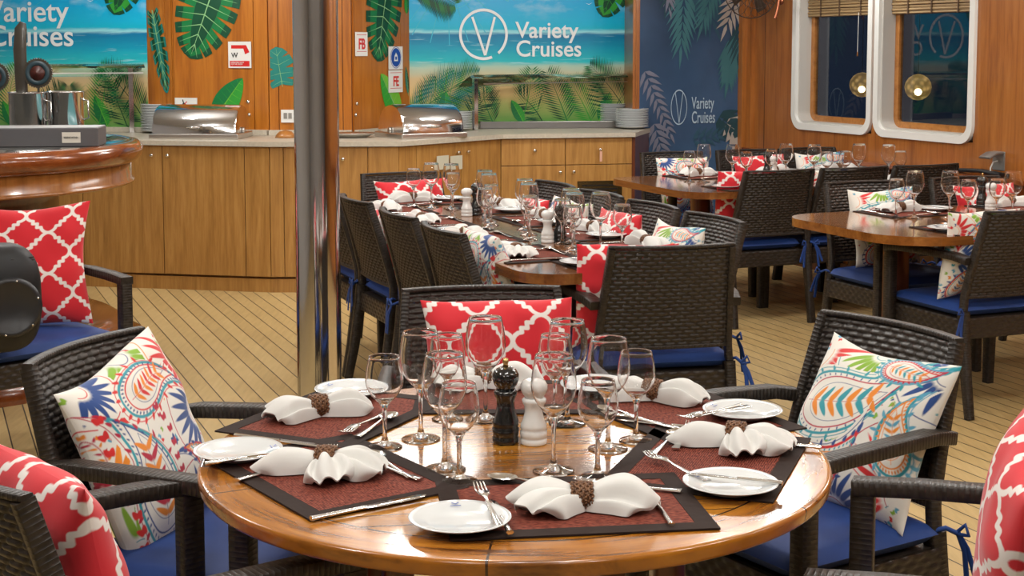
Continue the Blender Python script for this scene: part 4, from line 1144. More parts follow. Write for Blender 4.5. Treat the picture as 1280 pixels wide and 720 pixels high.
# black backpack on the bar-side chair
bx,by=-1.795,5.02
e=thing('backpack','black backpack with ribbed mesh cut by the left edge','bag',(bx,by,.475),.5)
m=MB()
def bp(a,b):
    th_=2*PI*a; ph_=PI*b-PI/2; c_=math.cos(ph_); s_=math.sin(ph_)
    sg=lambda v_,p_: math.copysign(abs(v_)**p_,v_)
    return (.15*sg(math.cos(th_),.7)*sg(c_,.6), .11*sg(math.sin(th_),.7)*sg(c_,.6), .19+.19*sg(s_,.7))
m.grid(bp,36,24); m.build('bag_body',BLK,e)
m=MB(); arc(m,0,.17,.085,.012,0,0); 
MB().lathe([(.10,0),(.105,.01),(.09,.02),(.085,.014),(.0005,.016)],36).xf(Matrix.Translation((.03,-.105,.17))@Matrix.Rotation(PI/2,4,'X')).build('round_pocket',mat('rubbery_black',(.02,.02,.022),.35),e)
m=MB()
for k in range(8): m.tube([(.04,-.09,.27+k*.009),(.12,-.06,.27+k*.009)],.003,5)
m.build('ribbed_mesh',MATS['rubbery_black'],e)
m=MB()
for k in range(6):
    a_=k*PI/3+.3; m.ball((.03+.094*math.cos(a_),-.122,.17+.094*math.sin(a_)),.0045)
m.build('rivets',CHROME,e)

# ------------------------------------------------------------------ round dining table
TCX,TCY=.005,2.762
e=thing('round_table','round varnished teak table set for six in the foreground','table',(TCX,TCY,0),math.radians(9))
RT=mat('planked_teak_top',(.5,.25,.06),.2,coat=.5,coat_r=.09); t=NT(RT)
vo=t.coord('Object'); s3=t.sep(vo)
rad=t.math('SQRT',t.math('ADD',t.math('POWER',s3[0],2),t.math('POWER',s3[1],2)))
ring=t.math('GREATER_THAN',rad,.505)
q=t.math('DIVIDE',s3[1],.056); fq=t.math('FRACT',q); idq=t.math('FLOOR',q)
dl=t.math('MINIMUM',fq,t.math('SUBTRACT',1,fq)); pl=t.math('LESS_THAN',dl,.030)
wn=t.n('ShaderNodeTexWhiteNoise',noise_dimensions='1D'); t.l(idq,wn.inputs['W'])
g1=t.noise(t.coord('Object',(2.2,26,1)),2.2,6,.65,.5); g2=t.noise(t.coord('Object',(1,3,1)),5,4,.6,.8)
f=t.math('ADD',t.math('ADD',t.math('MULTIPLY',g1,.55),t.math('MULTIPLY',wn.outputs[0],.12)),t.math('MULTIPLY',g2,.33))
cin=t.ramp(f,[(.34,(.06,.018,.003)),(.43,(.24,.085,.010)),(.53,(.40,.155,.014)),(.70,(.56,.27,.038))])
cin=t.mix(pl,cin,(.030,.012,.004))
# segmented outer ring: grain follows the rim
ang=t.n('ShaderNodeMath',operation='ARCTAN2'); t.l(s3[1],ang.inputs[0]); t.l(s3[0],ang.inputs[1])
cb=t.n('ShaderNodeCombineXYZ'); t.l(t.math('MULTIPLY',ang.outputs[0],.7),cb.inputs[0]); t.l(t.math('MULTIPLY',rad,14),cb.inputs[1])
g3=t.noise(cb.outputs[0],3,6,.6,.5)
cout=t.ramp(g3,[(.36,(.10,.030,.004)),(.46,(.30,.105,.012)),(.56,(.38,.135,.012)),(.72,(.50,.21,.028))])
sg=t.math('FRACT',t.math('ADD',t.math('DIVIDE',ang.outputs[0],PI/3),.22)); sgl=t.math('LESS_THAN',t.math('ABSOLUTE',t.math('SUBTRACT',sg,.5)),.0035)
cout=t.mix(sgl,cout,(.04,.016,.006))
c=t.mix(ring,cin,cout)
rl=t.math('LESS_THAN',t.math('ABSOLUTE',t.math('SUBTRACT',rad,.505)),.0022)
t.col(t.mix(rl,c,(.04,.015,.005)))
t.bump(t.math('ADD',t.math('MULTIPLY',g2,.6),t.math('MULTIPLY',t.math('SUBTRACT',1,pl),.25)),.18,.004)
MB().lathe([(.0005,.720),(.588,.720),(.592,.7202),(.5945,.7215),(.5975,.725),(.5980,.728),(.6000,.741),(.6000,.743),(.5990,.747),(.5965,.7494),(.593,.7500),(.590,.7500),(.0005,.75)],160).build('tabletop',RT,e)
MB().box(-.26,-.26,.62,.26,.26,.722).build('under_frame',MAHOD,e)
for sx in (-1,1):
    for sy in (-1,1):
        MB().sweep([(sx*.245,sy*.225,.66),(sx*.245,sy*.225,0)],.055,.055,0,(0,1,0),.2).build('leg',MAHOD,e)

# ------------------------------------------------------------------ tableware prototypes
MATC=mat('placemat_weave',(.2,.05,.03),.8,spec=.2); t=NT(MATC)
vo=t.coord('Object'); s3=t.sep(vo)
w1=t.math('ABSOLUTE',t.math('SINE',t.math('MULTIPLY',s3[1],PI/.0042))); w2=t.noise(t.coord('Object',(90,480,1)),1,3)
t.bump(t.math('ADD',t.math('MULTIPLY',w1,.5),w2),.6,.0015)
t.col(t.ramp(t.math('ADD',t.math('MULTIPLY',w2,.8),t.math('MULTIPLY',w1,.2)),[(.38,(.022,.006,.004)),(.50,(.120,.020,.011)),(.66,(.30,.085,.055))]))
MATB=mat('placemat_border',(.024,.014,.011),.8,spec=.2); t=NT(MATB); t.bump(t.noise(t.coord('Object',(1,1,1)),45,2),.25,.003)
def make_mat(w=.44,h=.315):
    e=thing('placemat','x','placemat'); b=.034
    m=MB(); m.box(-w/2+b,-h/2+b,0,w/2-b,h/2-b,.0022); m.build('woven_field',MATC,e)
    m=MB()
    o=[(-w/2,-h/2),(w/2,-h/2),(w/2,h/2),(-w/2,h/2)]; i=[(-w/2+b,-h/2+b),(w/2-b,-h/2+b),(w/2-b,h/2-b),(-w/2+b,h/2-b)]
    for k in range(4):
        k2=(k+1)%4; m.prism([o[k],o[k2],i[k2],i[k]],0,.0032)
    m.build('border',MATB,e,bevel=.0008); return e
MATP=Proto(make_mat)
def make_plate():
    e=thing('side_plate','x','plate')
    MB().lathe([(.0005,.003),(.042,.003),(.044,.0005),(.048,.0005),(.052,.005),(.076,.0125),(.0835,.0150),(.0845,.0162),(.083,.0172),(.074,.0145),(.056,.009),(.050,.0065),(.0005,.0062)],56).build('plate_body',CHINA,e)
    m=MB(); stroke(m,-.006,.006,.0,0,.0018,0,0); stroke(m,.006,.006,.0,0,.0018,0,0); m.box(-.009,-.0002,-.006,.009,.0002,-.0045,0)
    m.xf(Matrix.Translation((0,.068,.0148))@Matrix.Rotation(-PI/2+.17,4,'X')); m.build('maker_mark',BLUEP,e)
    return e
PLATEP=Proto(make_plate)
def wine(H,R,bowl):
    # outline of a tulip bowl on a drawn stem, closed wall
    s=H; hb=bowl; z0=H-hb; o=[]
    out=[(.0005,.0035),(.006,.004),(.010,.0035)] 
    foot=R*.92
    prof=[(.0005,0),(foot*.95,0),(foot,.0012),(foot*.9,.0035),(foot*.4,.0075),(.0075,.013),(.0045,.024),(.0040,z0*.55),(.0046,z0*.82),(.008,z0*.95)]
    for k in range(1,15):
        t_=k/14; r=R*math.sin(PI/2*min(1,t_/.52))**.72 if t_<.52 else R*(1-.19*((t_-.52)/.48)**1.6)
        prof.append((max(r,.008),z0*.95+(H-z0*.95)*t_))
    inner=[(max(.0008,r-.0013),z) for r,z in prof[10:]][::-1]
    inner=[i for i in inner]; inner[-1]=(inner[-1][0]*.7,inner[-1][1]+.001)
    prof+= [(prof[-1][0]+.0002,H+.0006),(prof[-1][0]-.0007,H+.0013),(prof[-1][0]-.0016,H+.0006)]+inner+[(.0005,z0*.95+.004)]
    return MB().lathe(prof,40).mesh('wine_glass',GLASS)
GM={'L':wine(.218,.0425,.113),'S':wine(.180,.0375,.092)}
GM['L'].name='large_glass'; GM['S'].name='small_glass'
def glass(kind,x,y,z,label,group):
    o=bpy.data.objects.new('wine_glass',GM[kind]); COL.objects.link(o); o.location=(x,y,z); o.rotation_euler=(0,0,random.random()*6)
    return tag(o,label,'wine glass',group)
def knife_mesh(L=.225,bw=.019):
    m=MB(); hl=L*.46
    pts=[];ws=[];hs=[]
    for k in range(9):
        t_=k/8; pts.append((t_*hl,0,.004)); ws.append(.0105-.0035*t_+(.002 if k==0 else 0)); hs.append(.0075-.002*t_)
    m.sweep(pts,.01,.007,0,(0,0,1),.8,ws=ws,hs=hs)
    N=14; vs=[]
    for k in range(N+1):
        t_=k/N; x=hl-.002+(L-hl)*t_; up=bw*.42*(1 if t_<.8 else math.sqrt(max(0,1-((t_-.8)/.2)**2))); dn=-bw*.5*min(1,.45+t_*2.5)*(1 if t_<.7 else math.sqrt(max(0,1-((t_-.7)/.3)**2)))
        vs+=[(x,up,.003),(x,up,.0045),(x,dn,.0032),(x,dn,.0036)]
    fs=[]
    for k in range(N):
        a=k*4;b=a+4; fs+=[(a,a+1,b+1,b),(a+1,a+3,b+3,b+1),(a+3,a+2,b+2,b+3),(a+2,a,b,b+2)]
    m.add(vs,fs,0,None,True); m.xf(Matrix.Translation((-L/2,0,0)))
    return m.mesh('knife',CUTL)
def fork_mesh(L=.195):
    m=MB(); pts=[];ws=[];hs=[]
    for k in range(13):
        t_=k/12; x=t_*L*.70; pts.append((x,0,.004+.010*max(0,(t_-.35))**1.3)); ws.append(.0135*(1-t_)**1.6+.0045+(.014*max(0,(t_-.88)/.12)**1.2)); hs.append(.0032)
    m.sweep(pts,.01,.003,0,(0,0,1),.6,ws=ws,hs=hs)
    zb=pts[-1][2]; x0=L*.70
    m.sweep([(x0-.001,0,zb),(x0+.012,0,zb-.001),(x0+.02,0,zb-.002)],.022,.0025,0,(0,0,1),.4,ws=[.019,.023,.024],hs=[.0028,.0025,.0024])
    for j in range(4):
        y=(j-1.5)*.0064
        m.sweep([(x0+.018,y,zb-.002),(x0+.036,y*.98,zb-.004),(L,y*.9,zb+.001)],.0035,.0022,0,(0,0,1),.4,ws=[.0042,.0034,.0018],hs=[.0022,.002,.0014])
    m.xf(Matrix.Translation((-L/2,0,0))); return m.mesh('fork',CUTL)
def spoon_mesh(L=.185):
    m=MB(); pts=[];ws=[];hs=[]
    for k in range(13):
        t_=k/12; pts.append((t_*L*.72,0,.004+.010*max(0,(t_-.35))**1.3)); ws.append(.0125*(1-t_)**1.6+.0045); hs.append(.0034)
    m.sweep(pts,.01,.003,0,(0,0,1),.6,ws=ws,hs=hs)
    zb=pts[-1][2]; cx=L*.72+.026
    def bowl(sg):
        def f(a,b):
            th_=2*PI*a; r=b; w_=.0195*(1-.15*math.cos(th_)); x=cx+.029*r*math.cos(th_); y=w_*r*math.sin(th_)
            return (x,y,zb-.0085*(1-r**2.2)+(.0005*sg))
        return f
    m.grid(bowl(1),28,8); m.grid(bowl(-1),28,8,flip=True)
    m.xf(Matrix.Translation((-L/2,0,0))); return m.mesh('spoon',CUTL)
CMS={'knife':knife_mesh(),'fork':fork_mesh(),'spoon':spoon_mesh(),'butter_knife':knife_mesh(.175,.017)}
def cutlery(kind,x,y,z,rz,label,group,pitch=0,roll=0,flip=False):
    o=bpy.data.objects.new('butter_knife' if kind=='butter_knife' else 'table_'+kind,CMS[kind]); COL.objects.link(o)
    o.location=(x,y,z); o.rotation_euler=(PI if flip else roll,pitch,rz)
    return tag(o,label,'knife' if 'knife' in kind else kind,group)
def cut_px(kind,x0,y0,x1,y1,z,label,group,lift=0,**k):
    """handle end at (x0,y0), tip at (x1,y1)"""
    a=at(x0,y0,z); b=at(x1,y1,z); return cutlery(kind,(a[0]+b[0])/2,(a[1]+b[1])/2,z+lift,math.atan2(b[1]-a[1],b[0]-a[0]),label,group,**k)

# napkin drawn through a plaited ring: each half is a gathered cloth lobe
def lobe(m,L,w1,hmax,dirn,seed,z0=.018,lobes=2,droop=.8,w0=.017,len_skew=.0,tail=.004):
    rnd=random.Random(seed); g=[(rnd.uniform(-.75,-.15),rnd.uniform(.10,.17)),(rnd.uniform(.1,.6),rnd.uniform(.10,.18)),(rnd.uniform(-.2,.2),.10)][:lobes]
    ca,sa=math.cos(dirn),math.sin(dirn); ph=rnd.uniform(0,6.3)
    def F(a,b,inner=0):
        t_=a*2-1; s_=b
        wid=w0+(w1-w0)*(s_**.75)*(1 if s_<.75 else 1-.55*((s_-.75)/.25)**2.2)
        Ls=L*(1-.16*abs(t_)**2.5+.07*math.sin(3*t_+ph)+len_skew*t_)
        hh=(z0+.006)+(hmax-z0-.006)*math.sin(PI*min(1,s_*.72+.08))**1.2
        if s_>.55: hh*=1-droop*((s_-.55)/.45)**2.0
        arch=max(0,1-abs(t_)**2.4)
        gr=sum(-.60*math.exp(-((t_-c)/wd)**2)*min(1,.35+s_) for c,wd in g)
        z=.0025+hh*arch**.75*(1+gr*.85)
        # side hem rolls under
        x=Ls*s_-.012*s_*s_*abs(t_)**3; y=wid*math.sin(t_*PI/2*1.0)*(1+.06*math.sin(5*s_+ph)) 
        if inner: z=max(.002,z-.0032); x=x-.002*s_; y*=.975
        z=max(z,.0016)
        return (x*ca-y*sa, x*sa+y*ca, z)
    nu,nv=36,22
    m.grid(lambda a,b:F(a,b),nu,nv); m.grid(lambda a,b:F(a,b,1),nu,nv,flip=True)
    # hem closing outer and inner sheets at the loose end
    o=[F(k/nu,1.0) for k in range(nu+1)]; i=[F(k/nu,1.0,1) for k in range(nu+1)]
    m.add(o+i,[(k+1,k,nu+1+k,nu+2+k) for k in range(nu)],0,None,True)
def ring_mesh():
    m=MB(); n=64; prof=9
    vs=[]
    for i in range(n):
        a=2*PI*i/n
        for j in range(prof):
            t_=-1+2*j/(prof-1); x=t_*.0185; bulge=.0215+.003*(1-t_*t_)+.0012*math.cos(i*PI/1.0 + j*PI)
            vs.append((x,bulge*math.cos(a),.0225+bulge*.92*math.sin(a)))
        for j in range(prof-1,-1,-1):
            t_=-1+2*j/(prof-1); vs.append((t_*.0175,.0195*math.cos(a),.0225+.0195*.92*math.sin(a)))
    k=2*prof
    fs=[(i*k+j,i*k+(j+1)%k,((i+1)%n)*k+(j+1)%k,((i+1)%n)*k+j) for i in range(n) for j in range(k)]
    m.add(vs,fs,0,None,True); 
    # plaited strands
    for s_ in range(7):
        x=-.0165+.0055*s_; 
        pts=[(x+.0018*math.sin(14*2*PI*q/84+s_*PI),(.0233+.0018*(1-(x/.0185)**2)+.0014*math.cos(28*2*PI*q/84+s_*PI))*math.cos(2*PI*q/84),.0225+.92*(.0233+.0018*(1-(x/.0185)**2)+.0014*math.cos(28*2*PI*q/84+s_*PI))*math.sin(2*PI*q/84)) for q in range(85)]
        m.tube(pts,.0021,5,caps=False)
    return m.mesh('napkin_ring',RATT)
RINGM=ring_mesh()
def make_napkin(v):
    e=thing('napkin','x','napkin'); m=MB()
    if v==0:
        lobe(m,.128,.060,.056,.04,1,lobes=2,droop=.55,len_skew=.10); lobe(m,.122,.046,.048,PI-.22,3,lobes=1,droop=.6); lobe(m,.112,.044,.042,PI+.50,4,lobes=2,droop=.35,len_skew=-.1)
    elif v==1:
        lobe(m,.135,.036,.044,PI+.22,5,lobes=1,droop=.6); lobe(m,.128,.052,.046,-.32,6,lobes=2,droop=.35); lobe(m,.100,.032,.038,.48,8,lobes=1,droop=.7); lobe(m,.118,.052,.050,-1.25,9,lobes=2,droop=.40)
    elif v==2:
        lobe(m,.125,.052,.052,.08,10,lobes=2,droop=.6); lobe(m,.120,.045,.048,PI+.30,11,lobes=2,droop=.4); lobe(m,.110,.044,.040,PI-.40,12,lobes=1,droop=.5)
    m.build('napkin_cloth',LINEN,e)
    r=mobj('napkin_ring',RINGM,e); r['label']='plaited rattan napkin ring'
    return e
NAPS=[Proto(lambda v=v:make_napkin(v)) for v in range(3)]
def napkin(v,px_,py_,rz,label,group,z=.7535,xy=None):
    x,y=xy if xy else at(px_,py_,z); return NAPS[v].put((x,y,z),rz,label,group)
def mill(black):
    def mk():
        e=thing('pepper_mill' if black else 'salt_mill','x','mill'); M=BLACKP if black else WHITEP
        k=1.0 if black else .86
        prof=[(.0005,0),(.0255,0),(.0265,.003),(.0265,.012),(.0245,.014),(.0265,.017),(.0268,.030),(.0245,.033),(.0265,.037),(.026,.045),(.021,.058),(.0175,.075),(.0185,.088),(.0225,.097),(.0235,.103),(.020,.107)]
        MB().lathe([(r,z*k) for r,z in prof]+[(.0005,.107*k)],40).build('mill_body',M,e)
        MB().lathe([(r,z*k) for r,z in [(.0005,.106),(.018,.107),(.0185,.112),(.0225,.117),(.0265,.128),(.0262,.138),(.021,.147),(.011,.152),(.0005,.153)]],40).build('mill_head',M,e)
        if black: MB().lathe([(.0005,.152),(.006,.153),(.0045,.158),(.0065,.163),(.005,.169),(.0005,.170)],20).build('top_nut',BRASS,e)
        return e
    return mk
PEP=Proto(mill(True)); SALT=Proto(mill(False))

# ------------------------------------------------------------------ the round table's six settings
ZT=.7505; ZM=.7538
def mat_put(x,y,rz,label,group): return MATP.put((x,y,ZT),rz,label,group)
gm='placemats on the round table'
NM={'f':'at the front of the round table','a':'at the front left of the round table','b':'at the back left of the round table','c':'at the far side of the round table','d':'at the back right of the round table','e':'at the right of the round table'}
def rel(x,y): return TCX+x,TCY+y
for k,x,y,nx,ny in (('c',.0,.455,0,-1),('b',-.375,.285,.90,-.42),('d',.36,.30,-.88,-.46),('e',.37,-.055,-.94,.34),('a',-.335,-.140,.82,.57),('f',.095,-.325,-.13,.99)):
    X,Y=rel(x,y); o=mat_put(X,Y,math.atan2(ny,nx)-PI/2,'brown and russet woven placemat '+NM[k],gm)
    if k in 'fb': o.location.z+=.0006
    if k in 'a': o.location.z+=.0003
gp='side plates on the round table'
for k,x,y in (('f',575,657),('a',298,571),('b',440,493),('c',748,487),('d',928,520),('e',913,612)):
    X,Y=at(x,y,ZM); PLATEP.put((X,Y,ZM),{'f':.15,'e':.9,'a':-1.2}.get(k,1.0),'white side plate '+NM[k],gp)
gn='napkins on the round table'
napkin(0,727,636,.02,'folded white napkin in a rattan ring '+NM['f'],gn)
napkin(1,408,588,-.10,'folded white napkin in a rattan ring '+NM['a'],gn)
napkin(2,398,520,.32,'folded white napkin in a rattan ring '+NM['b'],gn)
napkin(0,604,484,.05,'folded white napkin in a rattan ring '+NM['c'],gn)
napkin(2,817,500,-.50,'folded white napkin in a rattan ring '+NM['d'],gn)
napkin(1,920,556,-.28,'folded white napkin in a rattan ring '+NM['e'],gn)
gc='cutlery on the round table'
ZP=ZM+.0165
cut_px('fork',626,664,596,612,ZP-.006,'fork resting on the front side plate',gc,lift=.004,pitch=-.04)
cut_px('butter_knife',642,676,610,620,ZP-.010,'butter knife against the right edge of the front side plate',gc)
cut_px('spoon',705,612,636,603,ZM,'spoon above the front napkin',gc)
cut_px('fork',826,614,742,606,ZM,'dessert fork above the front napkin',gc)
cut_px('knife',846,668,800,600,ZM,'knife right of the front napkin',gc)
cut_px('knife',384,652,538,620,ZM,'knife lying along the front left placemat border',gc)
cut_px('spoon',520,603,455,566,ZM,'large spoon above the front left napkin',gc)
cut_px('fork',514,598,450,578,ZM,'dessert fork beside the spoon above the front left napkin',gc)
cut_px('fork',398,604,418,558,ZM,'fork tucked under the front left napkin',gc)
cut_px('butter_knife',270,580,355,568,ZP-.002,'butter knife lying on the front left side plate',gc)
cut_px('fork',296,602,400,574,ZM,'fork handle between side plate and napkin at the front left',gc)
cut_px('knife',286,545,425,562,ZM,'knife lying along the back left placemat border',gc)
cut_px('spoon',440,552,498,517,ZM,'spoon lying on the back left placemat',gc)
cut_px('fork',482,518,428,546,ZM,'fork lying on the back left placemat',gc)
cut_px('butter_knife',398,497,470,489,ZP-.002,'butter knife lying on the back left side plate',gc)
cut_px('fork',846,560,862,535,ZM,'upright fork on the right placemat nearest the table centre',gc)
cut_px('spoon',820,566,846,545,ZM,'spoon on the right placemat nearest the table centre',gc)
cut_px('fork',880,602,812,572,ZM+.003,'fork leaning on the rim of the right side plate',gc)
cut_px('butter_knife',972,606,862,594,ZP-.002,'butter knife lying on the right side plate',gc)
cut_px('knife',1008,560,900,552,ZM,'knife under the right napkin',gc)
cut_px('butter_knife',936,506,850,528,ZP-.004,'butter knife lying on the back right side plate',gc)
cut_px('fork',925,512,862,524,ZP-.002,'fork lying on the back right side plate',gc)
cut_px('spoon',810,528,765,516,ZM,'spoon on the back right placemat',gc)
cut_px('knife',880,538,790,528,ZM,'knife on the back right placemat',gc)
cut_px('fork',830,534,775,523,ZM,'fork on the back right placemat',gc)
gg='wine glasses on the round table'
for kd,x,y,lb in (('S',481,559,'small wine glass standing farthest left on the round table'),('L',526,549,'large wine glass second from the left on the round table'),('L',556,587,'large wine glass behind the front left small glass'),
    ('S',574,602,'small wine glass at the front left of the centre'),('S',560,524,'small wine glass in front of the red pillow, left of the large one'),('L',607,525,'large wine glass right behind the black pepper mill'),
    ('L',709,530,'large wine glass at the back right of the white mill'),('S',694,524,'small wine glass behind the large one beside the white mill'),('L',692,589,'large wine glass directly right of the white salt mill'),
    ('S',747,597,'small wine glass at the front right of the centre'),('L',760,561,'large wine glass behind the front right small glass'),('S',795,551,'small wine glass standing farthest right on the round table')):
    X,Y=at(x,y,ZT); glass(kd,X,Y,ZT,lb,gg)
X,Y=at(632,553,ZT); PEP.put((X,Y,ZT),0,'black pepper mill with brass nut in the middle of the round table','mills on the tables')
X,Y=at(667,554,ZT); SALT.put((X,Y,ZT),0,'white salt mill in the middle of the round table','mills on the tables')

# ------------------------------------------------------------------ long and window tables
def rounded(u0,u1,v0,v1,r,n=7,rr=None):
    out=[]
    rr=rr or [r]*4
    for (cu,cv,a0),r_ in zip(((u1,v0,0),(u1,v1,1),(u0,v1,2),(u0,v0,3)),rr):
        su=1 if cu==u1 else -1; sv=1 if cv==v1 else -1
        for k in range(n+1):
            a=k/n*PI/2
            c_,s_=math.cos(a),math.sin(a)
            if a0 in (0,2): du,dv=(s_,c_) if a0==0 else (s_,c_)
            else: du,dv=(c_,s_)
            out.append((cu-su*r_+su*r_*du, cv-sv*r_+sv*r_*dv))
    return out
def slab_table(name,label,u0,u1,v0,v1,rr,mt,legs,cat='table'):
    uc,vc=(u0+u1)/2,(v0+v1)/2; x,y=W(uc,vc)
    e=thing(name,label,cat,(x,y,0),TH)
    # local x = v, local y = u
    pts=[(b-vc,a-uc) for a,b in rounded(u0,u1,v0,v1,.2,rr=rr)]
    MB().prism(pts,.712,.75).build('tabletop',mt,e,bevel=.006)
    for (lu,lv) in legs:
        MB().sweep([(lv-vc,lu-uc,.712),(lv-vc,lu-uc,.04)],.09,.09,0,(0,1,0),.2).build('leg',MAHOD,e)
        MB().box(lv-vc-.22,lu-uc-.035,0,lv-vc+.22,lu-uc+.035,.04).build('foot',MAHOD,e,bevel=.006)
    return e
t=NT(DARKT)
slab_table('long_table','long dark varnished table with ten places in the middle of the room',4.56,7.16,1.94,2.78,[.16]*4,DARKT,[(5.1,2.36),(6.6,2.36)])
slab_table('window_table','varnished table running to the wall under the nearer window',4.87,5.83,3.72,VW-.12,[.20,.02,.02,.26],TABW,[(5.35,4.05),(5.35,5.3)])
slab_table('window_table','dark varnished table running to the wall under the farther window',6.86,7.92,3.86,VW-.12,[.12,.02,.02,.2],DARKT,[(7.38,4.2),(7.38,5.3)])
bpy.data.objects['window_table']['group']='window tables'; bpy.data.objects['window_table.001']['group']='window tables'

def setting(u_,v_,fu,fv,nv,where,g):
    """place setting; (fu,fv) points inward from the diner"""
    rz=math.atan2(fu*U[1]+fv*V[1],fu*U[0]+fv*V[0])-PI/2
    ix=Vector((fu*U[0]+fv*V[0],fu*U[1]+fv*V[1])); rx=Vector((ix.y,-ix.x)); c=Vector(W(u_,v_))
    def P(a,b): q_=c+rx*a+ix*b; return q_.x,q_.y
    MATP.put((c.x,c.y,ZT),rz,'russet placemat '+where,'placemats '+g)
    x,y=P(-.155,-.02); PLATEP.put((x,y,ZM),rz,'white side plate '+where,'side plates '+g)
    x,y=P(-.145,-.02); cutlery('butter_knife',x,y,ZP-.002,rz+PI/2+.25,'butter knife '+where,'cutlery '+g)
    x,y=P(.03,-.045); NAPS[nv].put((x,y,ZM),rz+random.uniform(-.25,.25)+(PI if nv==2 else 0),'white ringed napkin '+where,'napkins '+g)
    x,y=P(.175,-.02); cutlery('knife',x,y,ZM,rz+PI/2,'knife '+where,'cutlery '+g)
    x,y=P(-.055,.02); cutlery('fork',x,y,ZM,rz+PI/2,'fork '+where,'cutlery '+g)
    x,y=P(.02,.125); cutlery('spoon',x,y,ZM,rz+PI,'spoon '+where,'cutlery '+g)
gl='on the long table'
for k,(u_,w_) in enumerate(((5.07,'nearest'),(5.61,'second nearest'),(6.17,'third nearest'),(6.70,'farthest'))):
    setting(u_,2.125,0,1,(1,0,2,0)[k],w_+' place on the pillar side of the long table',gl)
for k,(u_,w_) in enumerate(((5.03,'nearest'),(5.53,'second nearest'),(6.04,'third nearest'),(6.56,'farthest'))):
    setting(u_,2.60,0,-1,(0,2,1,0)[k],w_+' place on the window side of the long table',gl)
setting(4.735,2.36,1,0,1,'at the near end of the long table',gl); setting(6.985,2.36,-1,0,0,'at the far end of the long table',gl)
gl='on the near window table'
setting(5.655,4.36,-1,0,2,'at the back left of the near window table',gl); setting(5.655,5.02,-1,0,0,'at the back right of the near window table',gl)
setting(5.045,4.22,1,0,0,'at the front left of the near window table',gl); setting(5.045,4.86,1,0,1,'at the front right of the near window table',gl)
gl='on the far window table'
for vv,w_ in ((4.44,'left'),(4.98,'middle'),(5.46,'right')):
    setting(7.735,vv,-1,0,0 if w_!='middle' else 2,'at the back %s of the far window table'%w_,gl)
for vv,w_ in ((4.32,'left'),(4.82,'middle'),(5.30,'right')):
    setting(7.045,vv,1,0,2 if w_!='middle' else 0,'at the front %s of the far window table'%w_,gl)
def glass_top(kd,px_,ytop,label,group):
    H={'L':.218,'S':.18}[kd]; x,y=at(px_,ytop,.75+H); glass(kd,x,y,ZT,label,group)
ORD=['first','second','third','fourth','fifth','sixth','seventh','eighth','ninth','tenth','eleventh','twelfth']
L_=[(751,241),(718,241),(714,236),(661,229),(656,224),(611,217),(606,213),(564,205),(539,204)]
S_=[(778,256),(716,257),(703,249),(662,245),(614,231),(606,235),(566,216),(517,211)]
for i,(x,y) in enumerate(L_): glass_top('L',x,y,'large wine glass on the long table, %s counting from its near end'%ORD[i],'wine glasses on the long table')
for i,(x,y) in enumerate(S_): glass_top('S',x,y,'small wine glass on the long table, %s counting from its near end'%ORD[i],'wine glasses on the long table')
for i,(kd,x,y) in enumerate((('S',1121,224),('L',1144,214),('L',1188,214),('S',1211,225),('S',1247,224),('L',1267,215))):
    glass_top(kd,x,y,'%s wine glass on the near window table, %s from the left'%({'L':'large','S':'small'}[kd],ORD[i]),'wine glasses on the near window table')
for i,(kd,x,y) in enumerate((('S',862,189),('L',880,181),('L',916,181),('S',933,190),('S',964,188),('L',983,180),('L',1018,181),('S',1034,190),('S',1057,189),('L',1074,180),('L',1111,181),('S',1126,189))):
    glass_top(kd,x,y,'%s wine glass on the far window table, %s from the left'%({'L':'large','S':'small'}[kd],ORD[i]),'wine glasses on the far window table')
for (P_,x,y,lb) in ((SALT,684.5,303,'white salt mill on the near half of the long table'),(PEP,700,302,'black pepper mill on the near half of the long table'),(SALT,583.5,270,'white salt mill on the far half of the long table'),(PEP,595.5,269,'black pepper mill on the far half of the long table'),
    (SALT,1238,262,'white salt mill on the near window table'),(PEP,1227,259,'black pepper mill on the near window table'),(SALT,967,222,'white salt mill on the far window table'),(PEP,959,221,'black pepper mill on the far window table')):
    X,Y=at(x,y,ZT); P_.put((X,Y,ZT),0,lb,'mills on the tables')

# ------------------------------------------------------------------ wall things
# caged fan high on the mahogany corner
fx,fy=W(8.9,VW-.30); Pf=atY(938,-14,fy)
e=thing('wall_fan','dark bronze caged fan high in the mahogany corner','fan',(Pf.x,fy,Pf.z),.25)
m=MB()
for k in range(22):
    a=2*PI*k/22; m.tube([(.03*math.cos(a),-.10,.03*math.sin(a)),(.12*math.cos(a),-.105,.12*math.sin(a)),(.19*math.cos(a),-.06,.19*math.sin(a)),(.20*math.cos(a),-.01,.20*math.sin(a)),(.17*math.cos(a),.04,.17*math.sin(a)),(.05*math.cos(a),.06,.05*math.sin(a))],.0022,4)
for r,y_ in ((.205,-.015),(.14,-.10),(.08,-.105)):
    m.tube([(r*math.cos(2*PI*k/36),y_,r*math.sin(2*PI*k/36)) for k in range(37)],.004 if r>.2 else .0022,5,caps=False)
m.build('cage',BRONZE,e)
for k in range(4):
    a=k*PI/2+.5; m=MB()
    def bld(u_,v_,a=a):
        r=.03+.14*v_; w_=(u_-.5)*(.05+.06*v_); an=a+w_/r*.9; return (r*math.cos(an),-.03+.03*(u_-.5),r*math.sin(an))
    m.grid(bld,6,6); m.grid(lambda u_,v_:tuple(c+d for c,d in zip(bld(u_,v_),(0,.003,0))),6,6,flip=True); m.build('blade',BRONZE,e)
MB().lathe([(.0005,-.05),(.045,-.045),(.055,0),(.055,.09),(.03,.12),(.0005,.125)],24).xf(Matrix.Rotation(-PI/2,4,'X')).build('motor',BRONZE,e)
MB().tube([(0,.10,0),(.12,.18,-.02),(.25,.22,0.02),(.32,.28,.06)],.012,8).build('bracket',BRONZE,e)
